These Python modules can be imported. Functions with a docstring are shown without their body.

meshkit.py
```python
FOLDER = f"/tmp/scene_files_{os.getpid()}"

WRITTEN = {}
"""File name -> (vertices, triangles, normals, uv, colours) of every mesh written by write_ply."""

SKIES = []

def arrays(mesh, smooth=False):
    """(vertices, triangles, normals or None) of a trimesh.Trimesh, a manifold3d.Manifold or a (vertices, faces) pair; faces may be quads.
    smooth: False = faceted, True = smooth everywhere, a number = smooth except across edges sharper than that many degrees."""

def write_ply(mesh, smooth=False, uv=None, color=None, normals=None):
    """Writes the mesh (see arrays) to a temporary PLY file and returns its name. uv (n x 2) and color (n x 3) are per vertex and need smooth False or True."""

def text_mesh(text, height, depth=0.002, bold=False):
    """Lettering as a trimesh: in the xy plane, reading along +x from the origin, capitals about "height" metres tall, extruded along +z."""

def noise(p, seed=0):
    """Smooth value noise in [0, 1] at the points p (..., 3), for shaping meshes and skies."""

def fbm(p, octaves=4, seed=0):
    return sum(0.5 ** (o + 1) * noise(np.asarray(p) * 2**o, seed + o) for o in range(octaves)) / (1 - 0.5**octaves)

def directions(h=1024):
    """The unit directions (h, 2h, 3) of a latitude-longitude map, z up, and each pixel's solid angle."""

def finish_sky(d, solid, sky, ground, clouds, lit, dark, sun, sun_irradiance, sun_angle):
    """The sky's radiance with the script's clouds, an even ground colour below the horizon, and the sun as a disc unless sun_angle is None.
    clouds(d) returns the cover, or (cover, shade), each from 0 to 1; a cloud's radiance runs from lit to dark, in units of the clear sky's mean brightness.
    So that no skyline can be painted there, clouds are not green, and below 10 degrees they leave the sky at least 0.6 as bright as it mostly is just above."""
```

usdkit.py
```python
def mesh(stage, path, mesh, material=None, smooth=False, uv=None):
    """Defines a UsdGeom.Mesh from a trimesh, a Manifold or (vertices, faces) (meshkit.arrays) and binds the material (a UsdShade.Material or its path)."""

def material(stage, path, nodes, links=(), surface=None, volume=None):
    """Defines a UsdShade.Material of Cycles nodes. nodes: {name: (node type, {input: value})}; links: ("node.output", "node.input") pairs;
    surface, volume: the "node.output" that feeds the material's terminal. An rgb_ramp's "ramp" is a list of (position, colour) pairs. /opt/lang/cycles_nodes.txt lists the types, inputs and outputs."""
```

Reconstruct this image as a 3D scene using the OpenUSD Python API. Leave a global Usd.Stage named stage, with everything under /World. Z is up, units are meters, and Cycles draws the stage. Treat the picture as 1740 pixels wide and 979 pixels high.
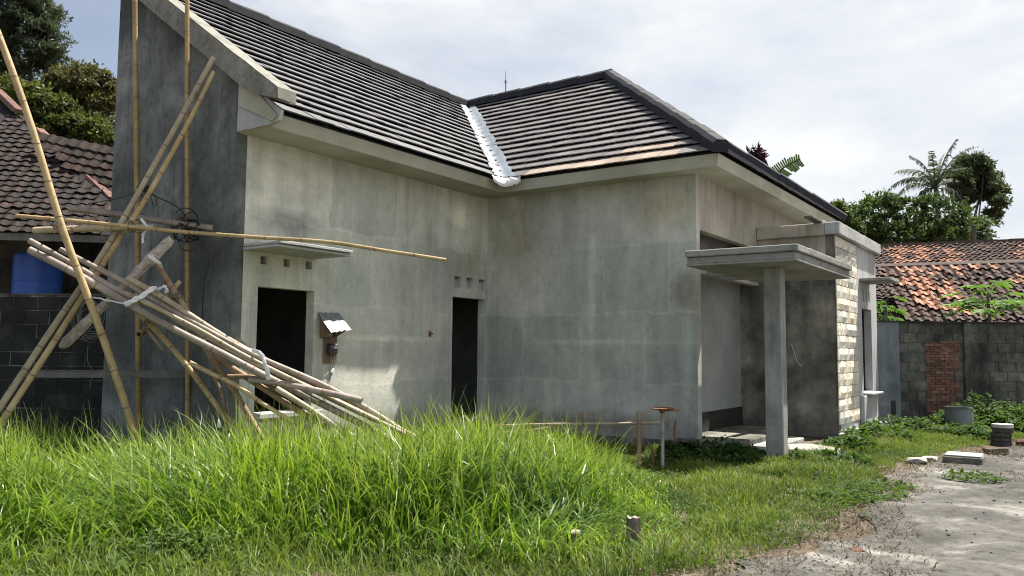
import math, random
import numpy as np, trimesh, usdkit, meshkit
import manifold3d as m3
from shapely.geometry import Polygon, box as sbox, Point
from shapely import affinity
import shapely
from pxr import Usd, UsdGeom, UsdLux, UsdShade, Sdf, Gf

stage = Usd.Stage.CreateInMemory()
UsdGeom.SetStageUpAxis(stage, 'Z')
W0 = UsdGeom.Xform.Define(stage, '/World')
UsdGeom.Scope.Define(stage, '/World/Looks')

# ------------------------------------------------------------------ camera
EYE = np.array([0.0, 0.0, 1.55])
F, YAW, PITCH, ROLL = 1379.5, math.radians(34.65), math.radians(4.44), math.radians(0.463)
FW = np.array([math.cos(YAW)*math.cos(PITCH), math.sin(YAW)*math.cos(PITCH), math.sin(PITCH)])
R_ = np.array([math.sin(YAW), -math.cos(YAW), 0.0]); U_ = np.cross(R_, FW)
R_, U_ = R_*math.cos(ROLL)+U_*math.sin(ROLL), -R_*math.sin(ROLL)+U_*math.cos(ROLL)
cam = UsdGeom.Camera.Define(stage, '/World/camera')
cam.CreateHorizontalApertureAttr(36.0); cam.CreateVerticalApertureAttr(20.25)
cam.CreateFocalLengthAttr(36.0*F/1740)
cam.CreateClippingRangeAttr(Gf.Vec2f(0.1, 5000))
cam.AddTransformOp().Set(Gf.Matrix4d(*[float(q) for q in (*R_, 0, *U_, 0, *(-FW), 0, *EYE, 1)]))
cam.CreateExposureAttr(1.32)

# ------------------------------------------------------------------ sky and sun
SUN = np.array([0.45, -0.222, 1.0]); SUN /= np.linalg.norm(SUN)
sky_mat = usdkit.material(stage, '/World/Looks/sky', {
    'tc': ('texture_coordinate', {}),
    'sky': ('sky_texture', {'sky_type': 'single_scattering', 'sun_disc': False, 'sun_elevation': math.asin(SUN[2]), 'sun_rotation': math.atan2(SUN[0], SUN[1]), 'air_density': 1.0, 'aerosol_density': 2.0, 'ozone_density': 1.0}),
    'mp': ('mapping', {'scale': (1.0, 1.0, 2.6), 'location': (3.1, 1.7, 0.4)}),
    'n': ('noise_texture', {'scale': 1.7, 'detail': 7.0, 'roughness': 0.55, 'distortion': 0.3}),
    'r': ('rgb_ramp', {'ramp': [(0.0, (0.12,)*3), (0.38, (0.25,)*3), (0.50, (0.66,)*3), (0.60, (0.90,)*3), (1.0, (0.97,)*3)]}),
    'n2': ('noise_texture', {'scale': 4.5, 'detail': 6.0, 'roughness': 0.6}),
    'cl': ('rgb_ramp', {'ramp': [(0.30, (6.4, 6.8, 7.4)), (0.55, (7.7, 7.85, 8.0)), (0.72, (9.0, 9.05, 9.1))]}),
    'dt': ('vector_math', {'math_type': 'dot_product', 'vector2': tuple(float(q) for q in R_)}), 'mr': ('math', {'math_type': 'multiply_add', 'value2': .32, 'value3': -.025}), 'sm': ('math', {'math_type': 'add'}),
    'mx': ('mix_color', {'use_clamp': False}),
    'bg': ('background_shader', {'strength': 0.05}),
}, [('tc.generated', 'mp.vector'), ('mp.vector', 'n.vector'), ('mp.vector', 'n2.vector'), ('tc.generated', 'dt.vector1'), ('dt.value', 'mr.value1'), ('n.fac', 'sm.value1'), ('mr.value', 'sm.value2'), ('sm.value', 'r.fac'), ('n2.fac', 'cl.fac'),
    ('r.color', 'mx.fac'), ('sky.color', 'mx.a'), ('cl.color', 'mx.b'), ('mx.result', 'bg.color')], surface='bg.background')
dome = UsdLux.DomeLight.Define(stage, '/World/sky')
UsdShade.MaterialBindingAPI.Apply(dome.GetPrim()).Bind(sky_mat)
sun = UsdLux.DistantLight.Define(stage, '/World/sun')
sun.CreateIntensityAttr(1.25); sun.CreateAngleAttr(0.55); sun.CreateColorAttr(Gf.Vec3f(1.0, 0.95, 0.86))
sun.CreateNormalizeAttr(True)
zx = SUN; xx = np.cross([0, 0, 1.0], zx); xx /= np.linalg.norm(xx); yx = np.cross(zx, xx)
sun.AddTransformOp().Set(Gf.Matrix4d(*[float(q) for q in (*xx, 0, *yx, 0, *zx, 0, 10, -5, 20, 1)]))

# ------------------------------------------------------------------ helpers
rng = np.random.default_rng(11)
random.seed(5)
COUNT, LOC = {}, {}

def at(px, py, d=None, x=None, y=None, z=None):
    """The place in the world that the photograph shows at (px, py), at depth d or on a plane."""
    v = FW + R_*(px-870)/F - U_*(py-489.5)/F
    t = d if d is not None else x/v[0] if x is not None else y/v[1] if y is not None else (z-EYE[2])/v[2]
    return EYE + v*t

def pix(p):
    q = np.asarray(p, float)-EYE; d = q @ FW
    return np.stack([870+F*(q @ R_)/d, 489.5-F*(q @ U_)/d, d], -1)

def numbered(path):
    k = COUNT.get(path, -1)+1; COUNT[path] = k
    return path if k == 0 else f'{path}_{k:03d}'

def meta(prim, label=None, cat=None, group=None, kind=None):
    for k, v in (('label', label), ('category', cat), ('group', group), ('kind', kind)):
        if v: prim.SetCustomDataByKey(k, v)

GROUPS = {'bamboo_pole': 'bamboo poles of the scaffold and the pile', 'rope_lashing': 'rope lashings on the bamboo', 'cloth_tie': 'white cloth strips on the bamboo', 'fence_post': 'posts of the low rail', 'rusty_stick': 'rusty rods by the standpipe',
          'leafy_tree': 'trees behind the left house', 'hedge_tree': 'trees behind the right roof', 'papaya_plant': 'papaya plants by the boundary wall', 'cut_stump': 'stumps at the grass edge', 'rubble_piece': 'pale rubble at the yard edge', 'brick_fragment': 'brick fragments on the yard', 'white_rag': 'white rags in the grass'}
def thing(name, label, cat, loc=(0, 0, 0), group=None):
    group = group or GROUPS.get(name)
    path = numbered('/World/'+name)
    x = UsdGeom.Xform.Define(stage, path); x.AddTranslateOp().Set(Gf.Vec3d(*[float(q) for q in loc]))
    LOC[path] = np.array(loc, float); meta(x.GetPrim(), label, cat, group)
    return path

def obj(name, mesh, mat, parent='/World', smooth=False, label=None, cat=None, group=None, kind=None, uv=None):
    path = numbered(parent+'/'+name)
    v, f = (mesh.vertices, mesh.faces) if hasattr(mesh, 'vertices') else mesh if isinstance(mesh, (tuple, list)) else meshkit.arrays(mesh)[:2]
    root = '/'.join(parent.split('/')[:3]); off = LOC.get(root, np.zeros(3)) if parent != '/World' else np.zeros(3)
    m = usdkit.mesh(stage, path, (np.asarray(v, float)-off, np.asarray(f, int)), mat, smooth=smooth, uv=uv)
    meta(m.GetPrim(), label, cat, group or (GROUPS.get(name) if parent == '/World' else None), kind)
    return path

def cat_(*ms):
    vs, fs, n = [], [], 0
    for m in ms:
        v, f = (m.vertices, m.faces) if hasattr(m, 'vertices') else m
        v = np.asarray(v, float); f = np.asarray(f, int)
        if f.shape[1] == 4: f = np.vstack([f[:, [0, 1, 2]], f[:, [0, 2, 3]]])
        vs.append(v); fs.append(f+n); n += len(v)
    return np.vstack(vs), np.vstack(fs)

def frame_box(o, a, b, c):
    """A box with a corner at o and edges a, b, c."""
    o, a, b, c = (np.asarray(q, float) for q in (o, a, b, c))
    v = np.array([o+i*a+j*b+k*c for k in (0, 1) for j in (0, 1) for i in (0, 1)])
    f = np.array([[0, 2, 3], [0, 3, 1], [4, 5, 7], [4, 7, 6], [0, 1, 5], [0, 5, 4], [2, 6, 7], [2, 7, 3], [0, 4, 6], [0, 6, 2], [1, 3, 7], [1, 7, 5]])
    if np.dot(np.cross(a, b), c) < 0: f = f[:, ::-1]
    return v, f

def bx(x0, x1, y0, y1, z0, z1):
    return frame_box((x0, y0, z0), (x1-x0, 0, 0), (0, y1-y0, 0), (0, 0, z1-z0))

def cbx(x0, x1, y0, y1, z0, z1, c=0.012):
    p = []
    for (a, b, d) in ((0, c, c), (c, 0, c), (c, c, 0)):
        for x in (x0+a, x1-a):
            for y in (y0+b, y1-b):
                for z in (z0+d, z1-d): p.append((x, y, z))
    h = trimesh.convex.convex_hull(np.array(p))
    return np.array(h.vertices), np.array(h.faces)

def rough(m, amp=.006, size=.13, fq=5.0):
    """Uneven cast edges: the mesh cut finer and pushed about by noise."""
    v, f = trimesh.remesh.subdivide_to_size(np.asarray(m[0]), np.asarray(m[1]), size, max_iter=14)
    q = trimesh.Trimesh(v, f); q.merge_vertices(); v = np.array(q.vertices)
    d = np.stack([meshkit.fbm(v*fq, 3, k)-.5 for k in (3, 17, 29)], 1)
    return v+d*2*amp, np.array(q.faces)

def hull(pts):
    h = trimesh.convex.convex_hull(np.array(pts, float)); return np.array(h.vertices), np.array(h.faces)

def ext(poly, o, u, w, n, t):
    """A flat polygon in the (u, w) plane through o, extruded by t along n."""
    o, u, w, n = (np.asarray(q, float) for q in (o, u, w, n))
    vs = []
    for g in getattr(poly, 'geoms', [poly]):
        m = trimesh.creation.extrude_polygon(g, abs(t), engine='earcut')
        v = np.array(m.vertices); f = np.array(m.faces)
        P = o + v[:, :1]*u + v[:, 1:2]*w + v[:, 2:]*n*np.sign(t)
        if np.dot(np.cross(u, w), n)*np.sign(t) < 0: f = f[:, ::-1]
        vs.append((P, f))
    return cat_(*vs)

def tube(pts, rad, sides=10, cap=True, hollow=0.0):
    p = np.asarray(pts, float); rad = np.broadcast_to(np.asarray(rad, float), (len(p),)).copy()
    t = np.gradient(p, axis=0); t /= np.linalg.norm(t, axis=1, keepdims=True)+1e-12
    if hollow:
        p = np.vstack([p[:1]+t[:1]*0.09, p[:1], p, p[-1:], p[-1:]-t[-1:]*0.09])
        rad = np.concatenate([[rad[0]*hollow]*2, rad, [rad[-1]*hollow]*2]); t = np.vstack([t[:1], t[:1], t, t[-1:], t[-1:]])
    ref = np.array([0, 0, 1.0]) if abs(t[len(t)//2][2]) < 0.85 else np.array([1.0, 0, 0])
    a = np.cross(t, ref); a /= np.linalg.norm(a, axis=1, keepdims=True)+1e-12
    b = np.cross(t, a); ang = np.arange(sides)*2*np.pi/sides
    v = (p[:, None]+rad[:, None, None]*(np.cos(ang)[None, :, None]*a[:, None]+np.sin(ang)[None, :, None]*b[:, None])).reshape(-1, 3)
    i, j = np.meshgrid(np.arange(len(p)-1), np.arange(sides), indexing='ij')
    q = np.stack([i*sides+j, i*sides+(j+1) % sides, (i+1)*sides+(j+1) % sides, (i+1)*sides+j], -1).reshape(-1, 4)
    f = np.vstack([q[:, [0, 2, 1]], q[:, [0, 3, 2]]])
    if cap:
        n = len(v); v = np.vstack([v, p[:1], p[-1:]]); L = (len(p)-1)*sides; k = np.arange(sides)
        f = np.vstack([f, np.stack([np.full(sides, n), k, (k+1) % sides], 1), np.stack([np.full(sides, n+1), L+(k+1) % sides, L+k], 1)])
    return v, f

def resample(pts, n):
    p = np.asarray(pts, float); s = np.r_[0, np.cumsum(np.linalg.norm(np.diff(p, axis=0), axis=1))]
    if len(p) > 2:
        from scipy.interpolate import PchipInterpolator as PI
        return np.stack([PI(s, p[:, k])(np.linspace(0, s[-1], n)) for k in range(3)], 1), s[-1]
    return np.stack([np.interp(np.linspace(0, s[-1], n), s, p[:, k]) for k in range(3)], 1), s[-1]

def unit(v): return np.asarray(v, float)/np.linalg.norm(v)

# ------------------------------------------------------------------ materials
def M(name, ramp, scale=2.0, detail=6.0, rough=0.8, stretch=(1, 1, 1), dist=0.4, streak=None, patch=None, spots=None, bump=0.3, bscale=35.0, bdist=0.01,
      vary=0.0, spec=0.3, metal=0.0, coat=0.0, space='position', blots=()):
    n = {'geo': ('geometry', {}), 'tc': ('texture_coordinate', {}),
         'n1': ('noise_texture', {'scale': scale, 'detail': detail, 'roughness': 0.62, 'distortion': dist}),
         'r1': ('rgb_ramp', {'ramp': ramp}),
         'nb': ('noise_texture', {'scale': bscale, 'detail': 4.0, 'roughness': 0.65}),
         'bp': ('bump', {'strength': bump, 'distance': bdist}),
         'p': ('principled_bsdf', {'roughness': rough, 'specular_ior_level': spec, 'metallic': metal, 'coat_weight': coat})}
    src = 'geo.position' if space == 'position' else 'tc.object'
    if tuple(stretch) != (1, 1, 1): n['strm'] = ('vector_math', {'math_type': 'multiply', 'vector2': stretch})
    l = ([(src, 'strm.vector1'), ('strm.vector', 'n1.vector')] if 'strm' in n else [(src, 'n1.vector')])+[(src, 'nb.vector'), ('n1.fac', 'r1.fac'), ('nb.fac', 'bp.height'), ('bp.normal', 'p.normal')]
    col = 'r1.color'
    def mul(tag, fac_out, ramp_, mode='multiply'):
        nonlocal col
        n['r'+tag] = ('rgb_ramp', {'ramp': ramp_}); n['m'+tag] = ('mix_color', {'blend_type': mode, 'fac': 1.0})
        l.extend([(fac_out, f'r{tag}.fac'), (col, f'm{tag}.a'), (f'r{tag}.color', f'm{tag}.b')]); col = f'm{tag}.result'
    if streak:
        n['mps'] = ('mapping', {'scale': streak[0]}); n['ns'] = ('noise_texture', {'scale': streak[1], 'detail': 5.0, 'roughness': 0.6, 'distortion': 0.2})
        l.extend([(src, 'mps.vector'), ('mps.vector', 'ns.vector')]); mul('s', 'ns.fac', streak[2])
    if patch:
        # day-work panels of different tone with pale trowelled joints
        n.update({'px': ('separate_xyz', {}), 'pa': ('math', {'math_type': 'add'}), 'pc': ('combine_xyz', {}), 'nw': ('noise_texture', {'scale': 2.2, 'detail': 5.0, 'roughness': .6}),
            'wv': ('vector_math', {'math_type': 'multiply_add', 'vector2': (0.30, 0.30, 0.0)}), 'br': ('brick_texture', {'scale': 1.0, 'brick_width': patch[0], 'row_height': 1.18, 'mortar_size': .035, 'mortar_smooth': 1.0, 'offset': .37,
            'color1': patch[1][0][1], 'color2': patch[1][1][1], 'mortar': (1.14, 1.14, 1.12)}), 'mv': ('mix_color', {'blend_type': 'multiply', 'fac': 1.0, 'use_clamp_result': False}),
            })
        l.extend([(src, 'px.vector'), ('px.x', 'pa.value1'), ('px.y', 'pa.value2'), ('pa.value', 'pc.x'), ('px.z', 'pc.y'), (src, 'nw.vector'), ('nw.color', 'wv.vector1'), ('pc.vector', 'wv.vector3'), ('wv.vector', 'br.vector'),
            (col, 'mv.a'), ('br.color', 'mv.b')])
        col = 'mv.result'
        n['mpd'] = ('mapping', {'scale': (5, 5, .32)}); n['nd'] = ('noise_texture', {'scale': 1.6, 'detail': 6.0, 'roughness': .7}); l.extend([(src, 'mpd.vector'), ('mpd.vector', 'nd.vector')]); mul('d', 'nd.fac', [(0.34, (.84, .83, .81)), (0.42, (1,)*3), (0.60, (1,)*3), (.68, (1.13, 1.13, 1.1))])
        n['md'][1]['use_clamp_result'] = False
        n['nt'] = ('noise_texture', {'scale': 9.0, 'detail': 9.0, 'roughness': .75, 'distortion': 2.5}); l.append((src, 'nt.vector')); mul('t', 'nt.fac', [(0.3, (.86,)*3), (0.5, (1,)*3), (.7, (1.1,)*3)]); n['mt'][1]['use_clamp_result'] = False
    if spots:
        n['np'] = ('noise_texture', {'scale': spots[0], 'detail': 5.0, 'roughness': 0.7}); l.append((src, 'np.vector')); mul('p', 'np.fac', spots[1])
    for i, (ctr, sc, colr, soft) in enumerate(blots):   # stains with a place and a shape of their own, frayed by noise
        n.update({f'bs{i}': ('vector_math', {'math_type': 'subtract', 'vector2': tuple(ctr)}), f'bm{i}': ('vector_math', {'math_type': 'multiply', 'vector2': tuple(1/q for q in sc)}), f'bl{i}': ('vector_math', {'math_type': 'length'}),
            f'bn{i}': ('noise_texture', {'scale': 3.0, 'detail': 6.0, 'roughness': .65}), f'ba{i}': ('math', {'math_type': 'multiply_add', 'value2': 1.3, 'value3': -.65}), f'bd{i}': ('math', {'math_type': 'add'})})
        l.extend([(src, f'bs{i}.vector1'), (f'bs{i}.vector', f'bm{i}.vector1'), (f'bm{i}.vector', f'bl{i}.vector1'), (src, f'bn{i}.vector'), (f'bn{i}.fac', f'ba{i}.value1'), (f'bl{i}.value', f'bd{i}.value1'), (f'ba{i}.value', f'bd{i}.value2')])
        mul(f'b{i}', f'bd{i}.value', [(max(0, 1-soft), colr), (1.0, (1, 1, 1))]); n[f'mb{i}'][1]['use_clamp_result'] = False
    if vary:
        n['oi'] = ('object_info', {}); n['ad'] = ('math', {'math_type': 'add'}); n['fr'] = ('math', {'math_type': 'fraction'})
        l.extend([('oi.random', 'ad.value1'), ('geo.random_per_island', 'ad.value2'), ('ad.value', 'fr.value1')])
        mul('o', 'fr.value', [(0.0, (1-vary,)*3), (0.5, (1.0,)*3), (1.0, (1+vary*0.9, 1+vary*0.85, 1+vary*0.8))])
        n['mo'][1]['use_clamp_result'] = False
    l.append((col, 'p.base_color'))
    return usdkit.material(stage, f'/World/Looks/{name}', n, l, surface='p.BSDF')

def g3(v, t=(1, 1, 1)): return tuple(v*q for q in t)
K = {}
WARM, COOL = (1.05, 1.01, 0.89), (1.0, 1.0, 0.925)
BA = [((7.75, 9.31, 3.35), (.75, .4, .26), (.50, .52, .53), .7), ((11.75, 9.31, 4.05), (.42, .4, .30), (1.35, 1.35, 1.3), .8), ((9.9, 9.31, 1.74), (1.8, .4, .07), (1.28, 1.3, 1.28), .9), ((11.95, 9.31, 3.2), (.75, .4, .42), (.86, .80, .72), .8),
      ((7.35, 9.31, 3.9), (.22, .4, .6), (1.3, 1.3, 1.24), .8), ((10.6, 9.31, 2.4), (.10, .4, 1.2), (1.18, 1.18, 1.16), .9), ((9.0, 9.31, 2.6), (.8, .4, .7), (.84, .88, .88), .6), ((9.9, 9.31, .3), (2.6, .4, .35), (.62, .62, .6), .6)]
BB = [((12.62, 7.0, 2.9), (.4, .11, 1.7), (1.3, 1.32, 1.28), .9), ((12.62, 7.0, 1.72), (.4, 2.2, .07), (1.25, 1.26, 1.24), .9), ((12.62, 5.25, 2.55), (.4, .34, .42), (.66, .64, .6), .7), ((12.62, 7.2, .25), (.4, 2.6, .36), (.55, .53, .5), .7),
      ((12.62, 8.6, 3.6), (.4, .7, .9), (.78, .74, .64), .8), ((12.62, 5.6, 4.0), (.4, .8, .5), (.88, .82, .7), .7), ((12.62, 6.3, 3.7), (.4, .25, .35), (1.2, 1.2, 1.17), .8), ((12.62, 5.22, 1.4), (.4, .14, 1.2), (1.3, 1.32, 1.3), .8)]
K['plaster_a'] = M('plaster_long_wall', [(0.25, g3(.37, COOL)), (0.42, g3(.47, COOL)), (0.55, g3(.55, (1.03, 1.02, .92))), (0.7, g3(.64, (1.03, 1.02, .92)))], scale=0.55, detail=9, dist=0.9,
    streak=((1, 1, .14), 3.2, [(0.3, (.80,)*3), (0.55, (1.0,)*3), (0.75, (1.1, 1.1, 1.08))]), patch=(1.5, [(0.0, (.91, .93, .92)), (1.0, (1.12, 1.11, 1.07))]),
    spots=(5.5, [(0.25, (.86,)*3), (0.5, (1,)*3), (.8, (1.1,)*3)]), rough=.9, bump=.35, bscale=22, blots=BA)
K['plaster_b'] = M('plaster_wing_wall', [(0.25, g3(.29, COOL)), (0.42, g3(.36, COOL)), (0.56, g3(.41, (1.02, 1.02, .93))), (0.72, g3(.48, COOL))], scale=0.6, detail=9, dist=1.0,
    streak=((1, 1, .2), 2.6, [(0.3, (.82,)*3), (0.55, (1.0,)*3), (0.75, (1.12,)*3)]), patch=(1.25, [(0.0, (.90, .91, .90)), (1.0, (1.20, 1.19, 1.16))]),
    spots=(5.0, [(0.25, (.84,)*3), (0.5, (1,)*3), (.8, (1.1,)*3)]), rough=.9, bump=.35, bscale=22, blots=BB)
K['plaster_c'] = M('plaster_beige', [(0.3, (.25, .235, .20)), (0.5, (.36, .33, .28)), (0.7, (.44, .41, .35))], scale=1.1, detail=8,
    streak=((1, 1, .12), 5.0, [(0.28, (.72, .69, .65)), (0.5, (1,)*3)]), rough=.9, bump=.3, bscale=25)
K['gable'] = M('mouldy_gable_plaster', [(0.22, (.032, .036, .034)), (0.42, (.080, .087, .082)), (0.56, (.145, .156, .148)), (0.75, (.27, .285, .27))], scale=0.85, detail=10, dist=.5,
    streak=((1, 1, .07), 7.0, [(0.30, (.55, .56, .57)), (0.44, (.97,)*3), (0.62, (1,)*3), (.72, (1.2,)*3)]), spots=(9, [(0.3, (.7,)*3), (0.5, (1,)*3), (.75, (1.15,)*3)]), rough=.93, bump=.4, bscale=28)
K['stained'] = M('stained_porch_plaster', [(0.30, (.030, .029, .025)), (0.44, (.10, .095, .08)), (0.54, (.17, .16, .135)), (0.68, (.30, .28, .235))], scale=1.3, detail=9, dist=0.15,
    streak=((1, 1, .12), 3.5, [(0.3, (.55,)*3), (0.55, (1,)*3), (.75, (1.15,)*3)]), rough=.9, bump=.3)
K['paint'] = M('pale_painted_plaster', [(0.3, (.21, .225, .22)), (0.6, (.28, .295, .285)), (.8, (.33, .34, .325))], scale=1.4, rough=.75, bump=.15)
K['concrete'] = M('cast_concrete', [(0.25, g3(.15, COOL)), (0.45, g3(.23, COOL)), (0.6, g3(.29, (1, 1.01, .97))), (0.8, g3(.38, (1, 1, .96)))], scale=1.6, detail=8, dist=0.6,
    streak=((1, 1, .12), 6.0, [(0.3, (.72,)*3), (0.5, (1,)*3), (.75, (1.12,)*3)]), spots=(11, [(0.25, (.7,)*3), (0.45, (1,)*3)]), rough=.88, bump=.45, bscale=40)
K['canopy'] = M('canopy_concrete', [(0.25, g3(.13, COOL)), (0.45, g3(.22, COOL)), (0.62, g3(.28, (1, 1, .95))), (0.8, g3(.36, (1, 1, .96)))], scale=1.5, stretch=(.5, .5, 3), detail=8,
    spots=(6, [(0.3, (.6,)*3), (0.5, (1,)*3)]), rough=.88, bump=.4, bscale=40)
K['palecon'] = M('pale_new_concrete', [(0.3, g3(.30, COOL)), (0.55, g3(.40, (.98, 1, 1))), (.8, g3(.47))], scale=1.2, streak=((1, 1, .1), 5.0, [(0.3, (.75,)*3), (0.55, (1,)*3)]), rough=.85, bump=.3, bscale=40)
K['fascia'] = M('eave_board', [(0.3, (.30, .295, .235)), (0.55, (.40, .39, .32)), (.8, (.46, .45, .38))], scale=0.9, detail=6, streak=((.3, .3, 1.0), 3.0, [(0.3, (.85, .84, .78)), (0.55, (1,)*3)]), rough=.8, bump=.12)
K['coping'] = M('coping_concrete', [(0.25, (.10, .10, .088)), (0.5, (.195, .19, .165)), (.75, (.30, .29, .255))], scale=2.5, detail=9, spots=(14, [(0.3, (.6,)*3), (0.5, (1,)*3)]), rough=.9, bump=.6, bscale=45)
K['tile'] = M('flat_roof_tile', [(0.3, (.058, .059, .066)), (0.6, (.085, .084, .090)), (.8, (.115, .109, .112))], scale=1.5, detail=5, rough=.62, bump=.15, bscale=60, vary=.16, spec=.5)
K['tile_warm'] = M('flat_roof_tile_warm', [(0.3, (.115, .106, .106)), (0.6, (.155, .143, .142)), (.8, (.20, .182, .176))], scale=1.5, detail=5, rough=.5, bump=.15, bscale=60, vary=.16, spec=.5)
K['tile_sand'] = M('sand_faced_roof_tile', [(0.3, (.24, .19, .15)), (0.6, (.33, .27, .215)), (.8, (.40, .33, .27))], scale=2.5, detail=5, rough=.6, bump=.15, bscale=60, vary=.12)
K['cap'] = M('ridge_cap_tile', [(0.3, (.014, .015, .020)), (0.7, (.030, .031, .037))], scale=4, rough=.75, bump=.2, spec=.2)
K['dark'] = M('bitumen_underlay', [(0.3, (.012, .012, .014)), (0.7, (.025, .024, .026))], scale=4, rough=.85)
K['foil'] = M('crinkled_foil', [(0.3, (.15, .175, .205)), (0.6, (.21, .24, .27)), (.8, (.29, .32, .35))], scale=5, rough=.5, bump=.5, bscale=16, bdist=.02, spec=.4)
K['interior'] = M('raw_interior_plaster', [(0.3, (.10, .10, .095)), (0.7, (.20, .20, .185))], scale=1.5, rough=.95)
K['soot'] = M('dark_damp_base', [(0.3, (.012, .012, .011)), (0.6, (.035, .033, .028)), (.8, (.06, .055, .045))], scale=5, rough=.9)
for i, t in enumerate([(1.0, .92, .76), (.88, .84, .74), (1.06, .92, .70), (.74, .71, .64)]):
    K[f'stone{i}'] = M(f'rough_cream_stone_{"abcd"[i]}', [(0.22, g3(.20, t)), (0.36, g3(.46, t)), (0.5, g3(.64, t)), (.75, g3(.76, t))], scale=7, detail=9, dist=.8, rough=.9, bump=.8, bscale=22, bdist=.015, vary=.15)
for i, (a, b) in enumerate([((.068, .068, .058), (.135, .133, .115)), ((.06, .062, .054), (.12, .122, .106)), ((.075, .072, .06), (.15, .145, .125))]):
    K[f'block{i}'] = M(f'weathered_block_{"abc"[i]}', [(0.3, g3(.45, a)), (0.45, a), (0.7, b)], scale=2.0, detail=9, streak=((1, 1, .35), 1.4, [(0.36, (.22,)*3), (0.56, (1,)*3), (.7, (1.25, 1.2, 1.1))]), spots=(6, [(0.3, (.5,)*3), (.5, (1,)*3)]), rough=.95, bump=.8, bscale=30, vary=.10)
for i, (a, b) in enumerate([((.013, .015, .014), (.035, .039, .036)), ((.018, .020, .018), (.048, .052, .047))]):
    K[f'mould{i}'] = M(f'blackened_block_{"ab"[i]}', [(0.3, g3(.6, a)), (0.5, a), (0.75, b)], scale=2.2, detail=9, rough=.95, bump=.6, bscale=40, vary=.2)
K['joint'] = M('pale_mortar', [(0.35, (.03, .03, .028)), (0.48, (.09, .09, .083)), (.60, (.34, .34, .31))], scale=1.1, detail=7, rough=.95, bump=.4)
K['mortar'] = M('dark_mortar', [(0.3, (.05, .05, .045)), (0.55, (.085, .085, .075)), (.75, (.16, .16, .145))], scale=2.2, rough=.95, bump=.5)
K['wallgrey'] = M('blue_grey_render', [(0.25, (.085, .10, .105)), (0.5, (.13, .15, .155)), (.75, (.19, .21, .21))], scale=1.6, detail=9, dist=.8, streak=((1, 1, .15), 3.5, [(0.3, (.75,)*3), (0.55, (1,)*3)]), rough=.9, bump=.35)
for i, t in enumerate([(.135, .068, .045), (.10, .05, .036), (.17, .088, .06)]):
    K[f'brick{i}'] = M(f'red_brick_{"abc"[i]}', [(0.3, g3(.55, t)), (0.55, t), (.8, g3(1.25, t))], scale=9, detail=6, rough=.92, bump=.6, bscale=60, vary=.2)
CL = [[(0.33, (.024, .016, .014)), (0.5, (.056, .032, .025)), (0.66, (.115, .056, .038)), (.8, (.28, .14, .09))],
      [(0.3, (.135, .068, .045)), (0.48, (.30, .14, .088)), (.75, (.52, .30, .19))],
      [(0.33, (.025, .018, .015)), (0.55, (.06, .038, .028)), (.8, (.14, .075, .05))]]
for i, c in enumerate(CL):
    K[f'clay{i}'] = M(f'clay_tile_{"abc"[i]}', c, scale=5, detail=8, rough=.8, bump=.4, bscale=40, vary=.25)
for i, c in enumerate([[(0.3, (.009, .007, .006)), (0.55, (.021, .014, .011)), (.8, (.042, .026, .02))], [(0.3, (.013, .008, .007)), (0.55, (.031, .018, .014)), (.8, (.08, .046, .033))]]):
    K[f'oldclay{i}'] = M(f'old_brown_tile_{"ab"[i]}', c, scale=5, detail=8, rough=.85, bump=.4, bscale=40, vary=.3)
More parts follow.
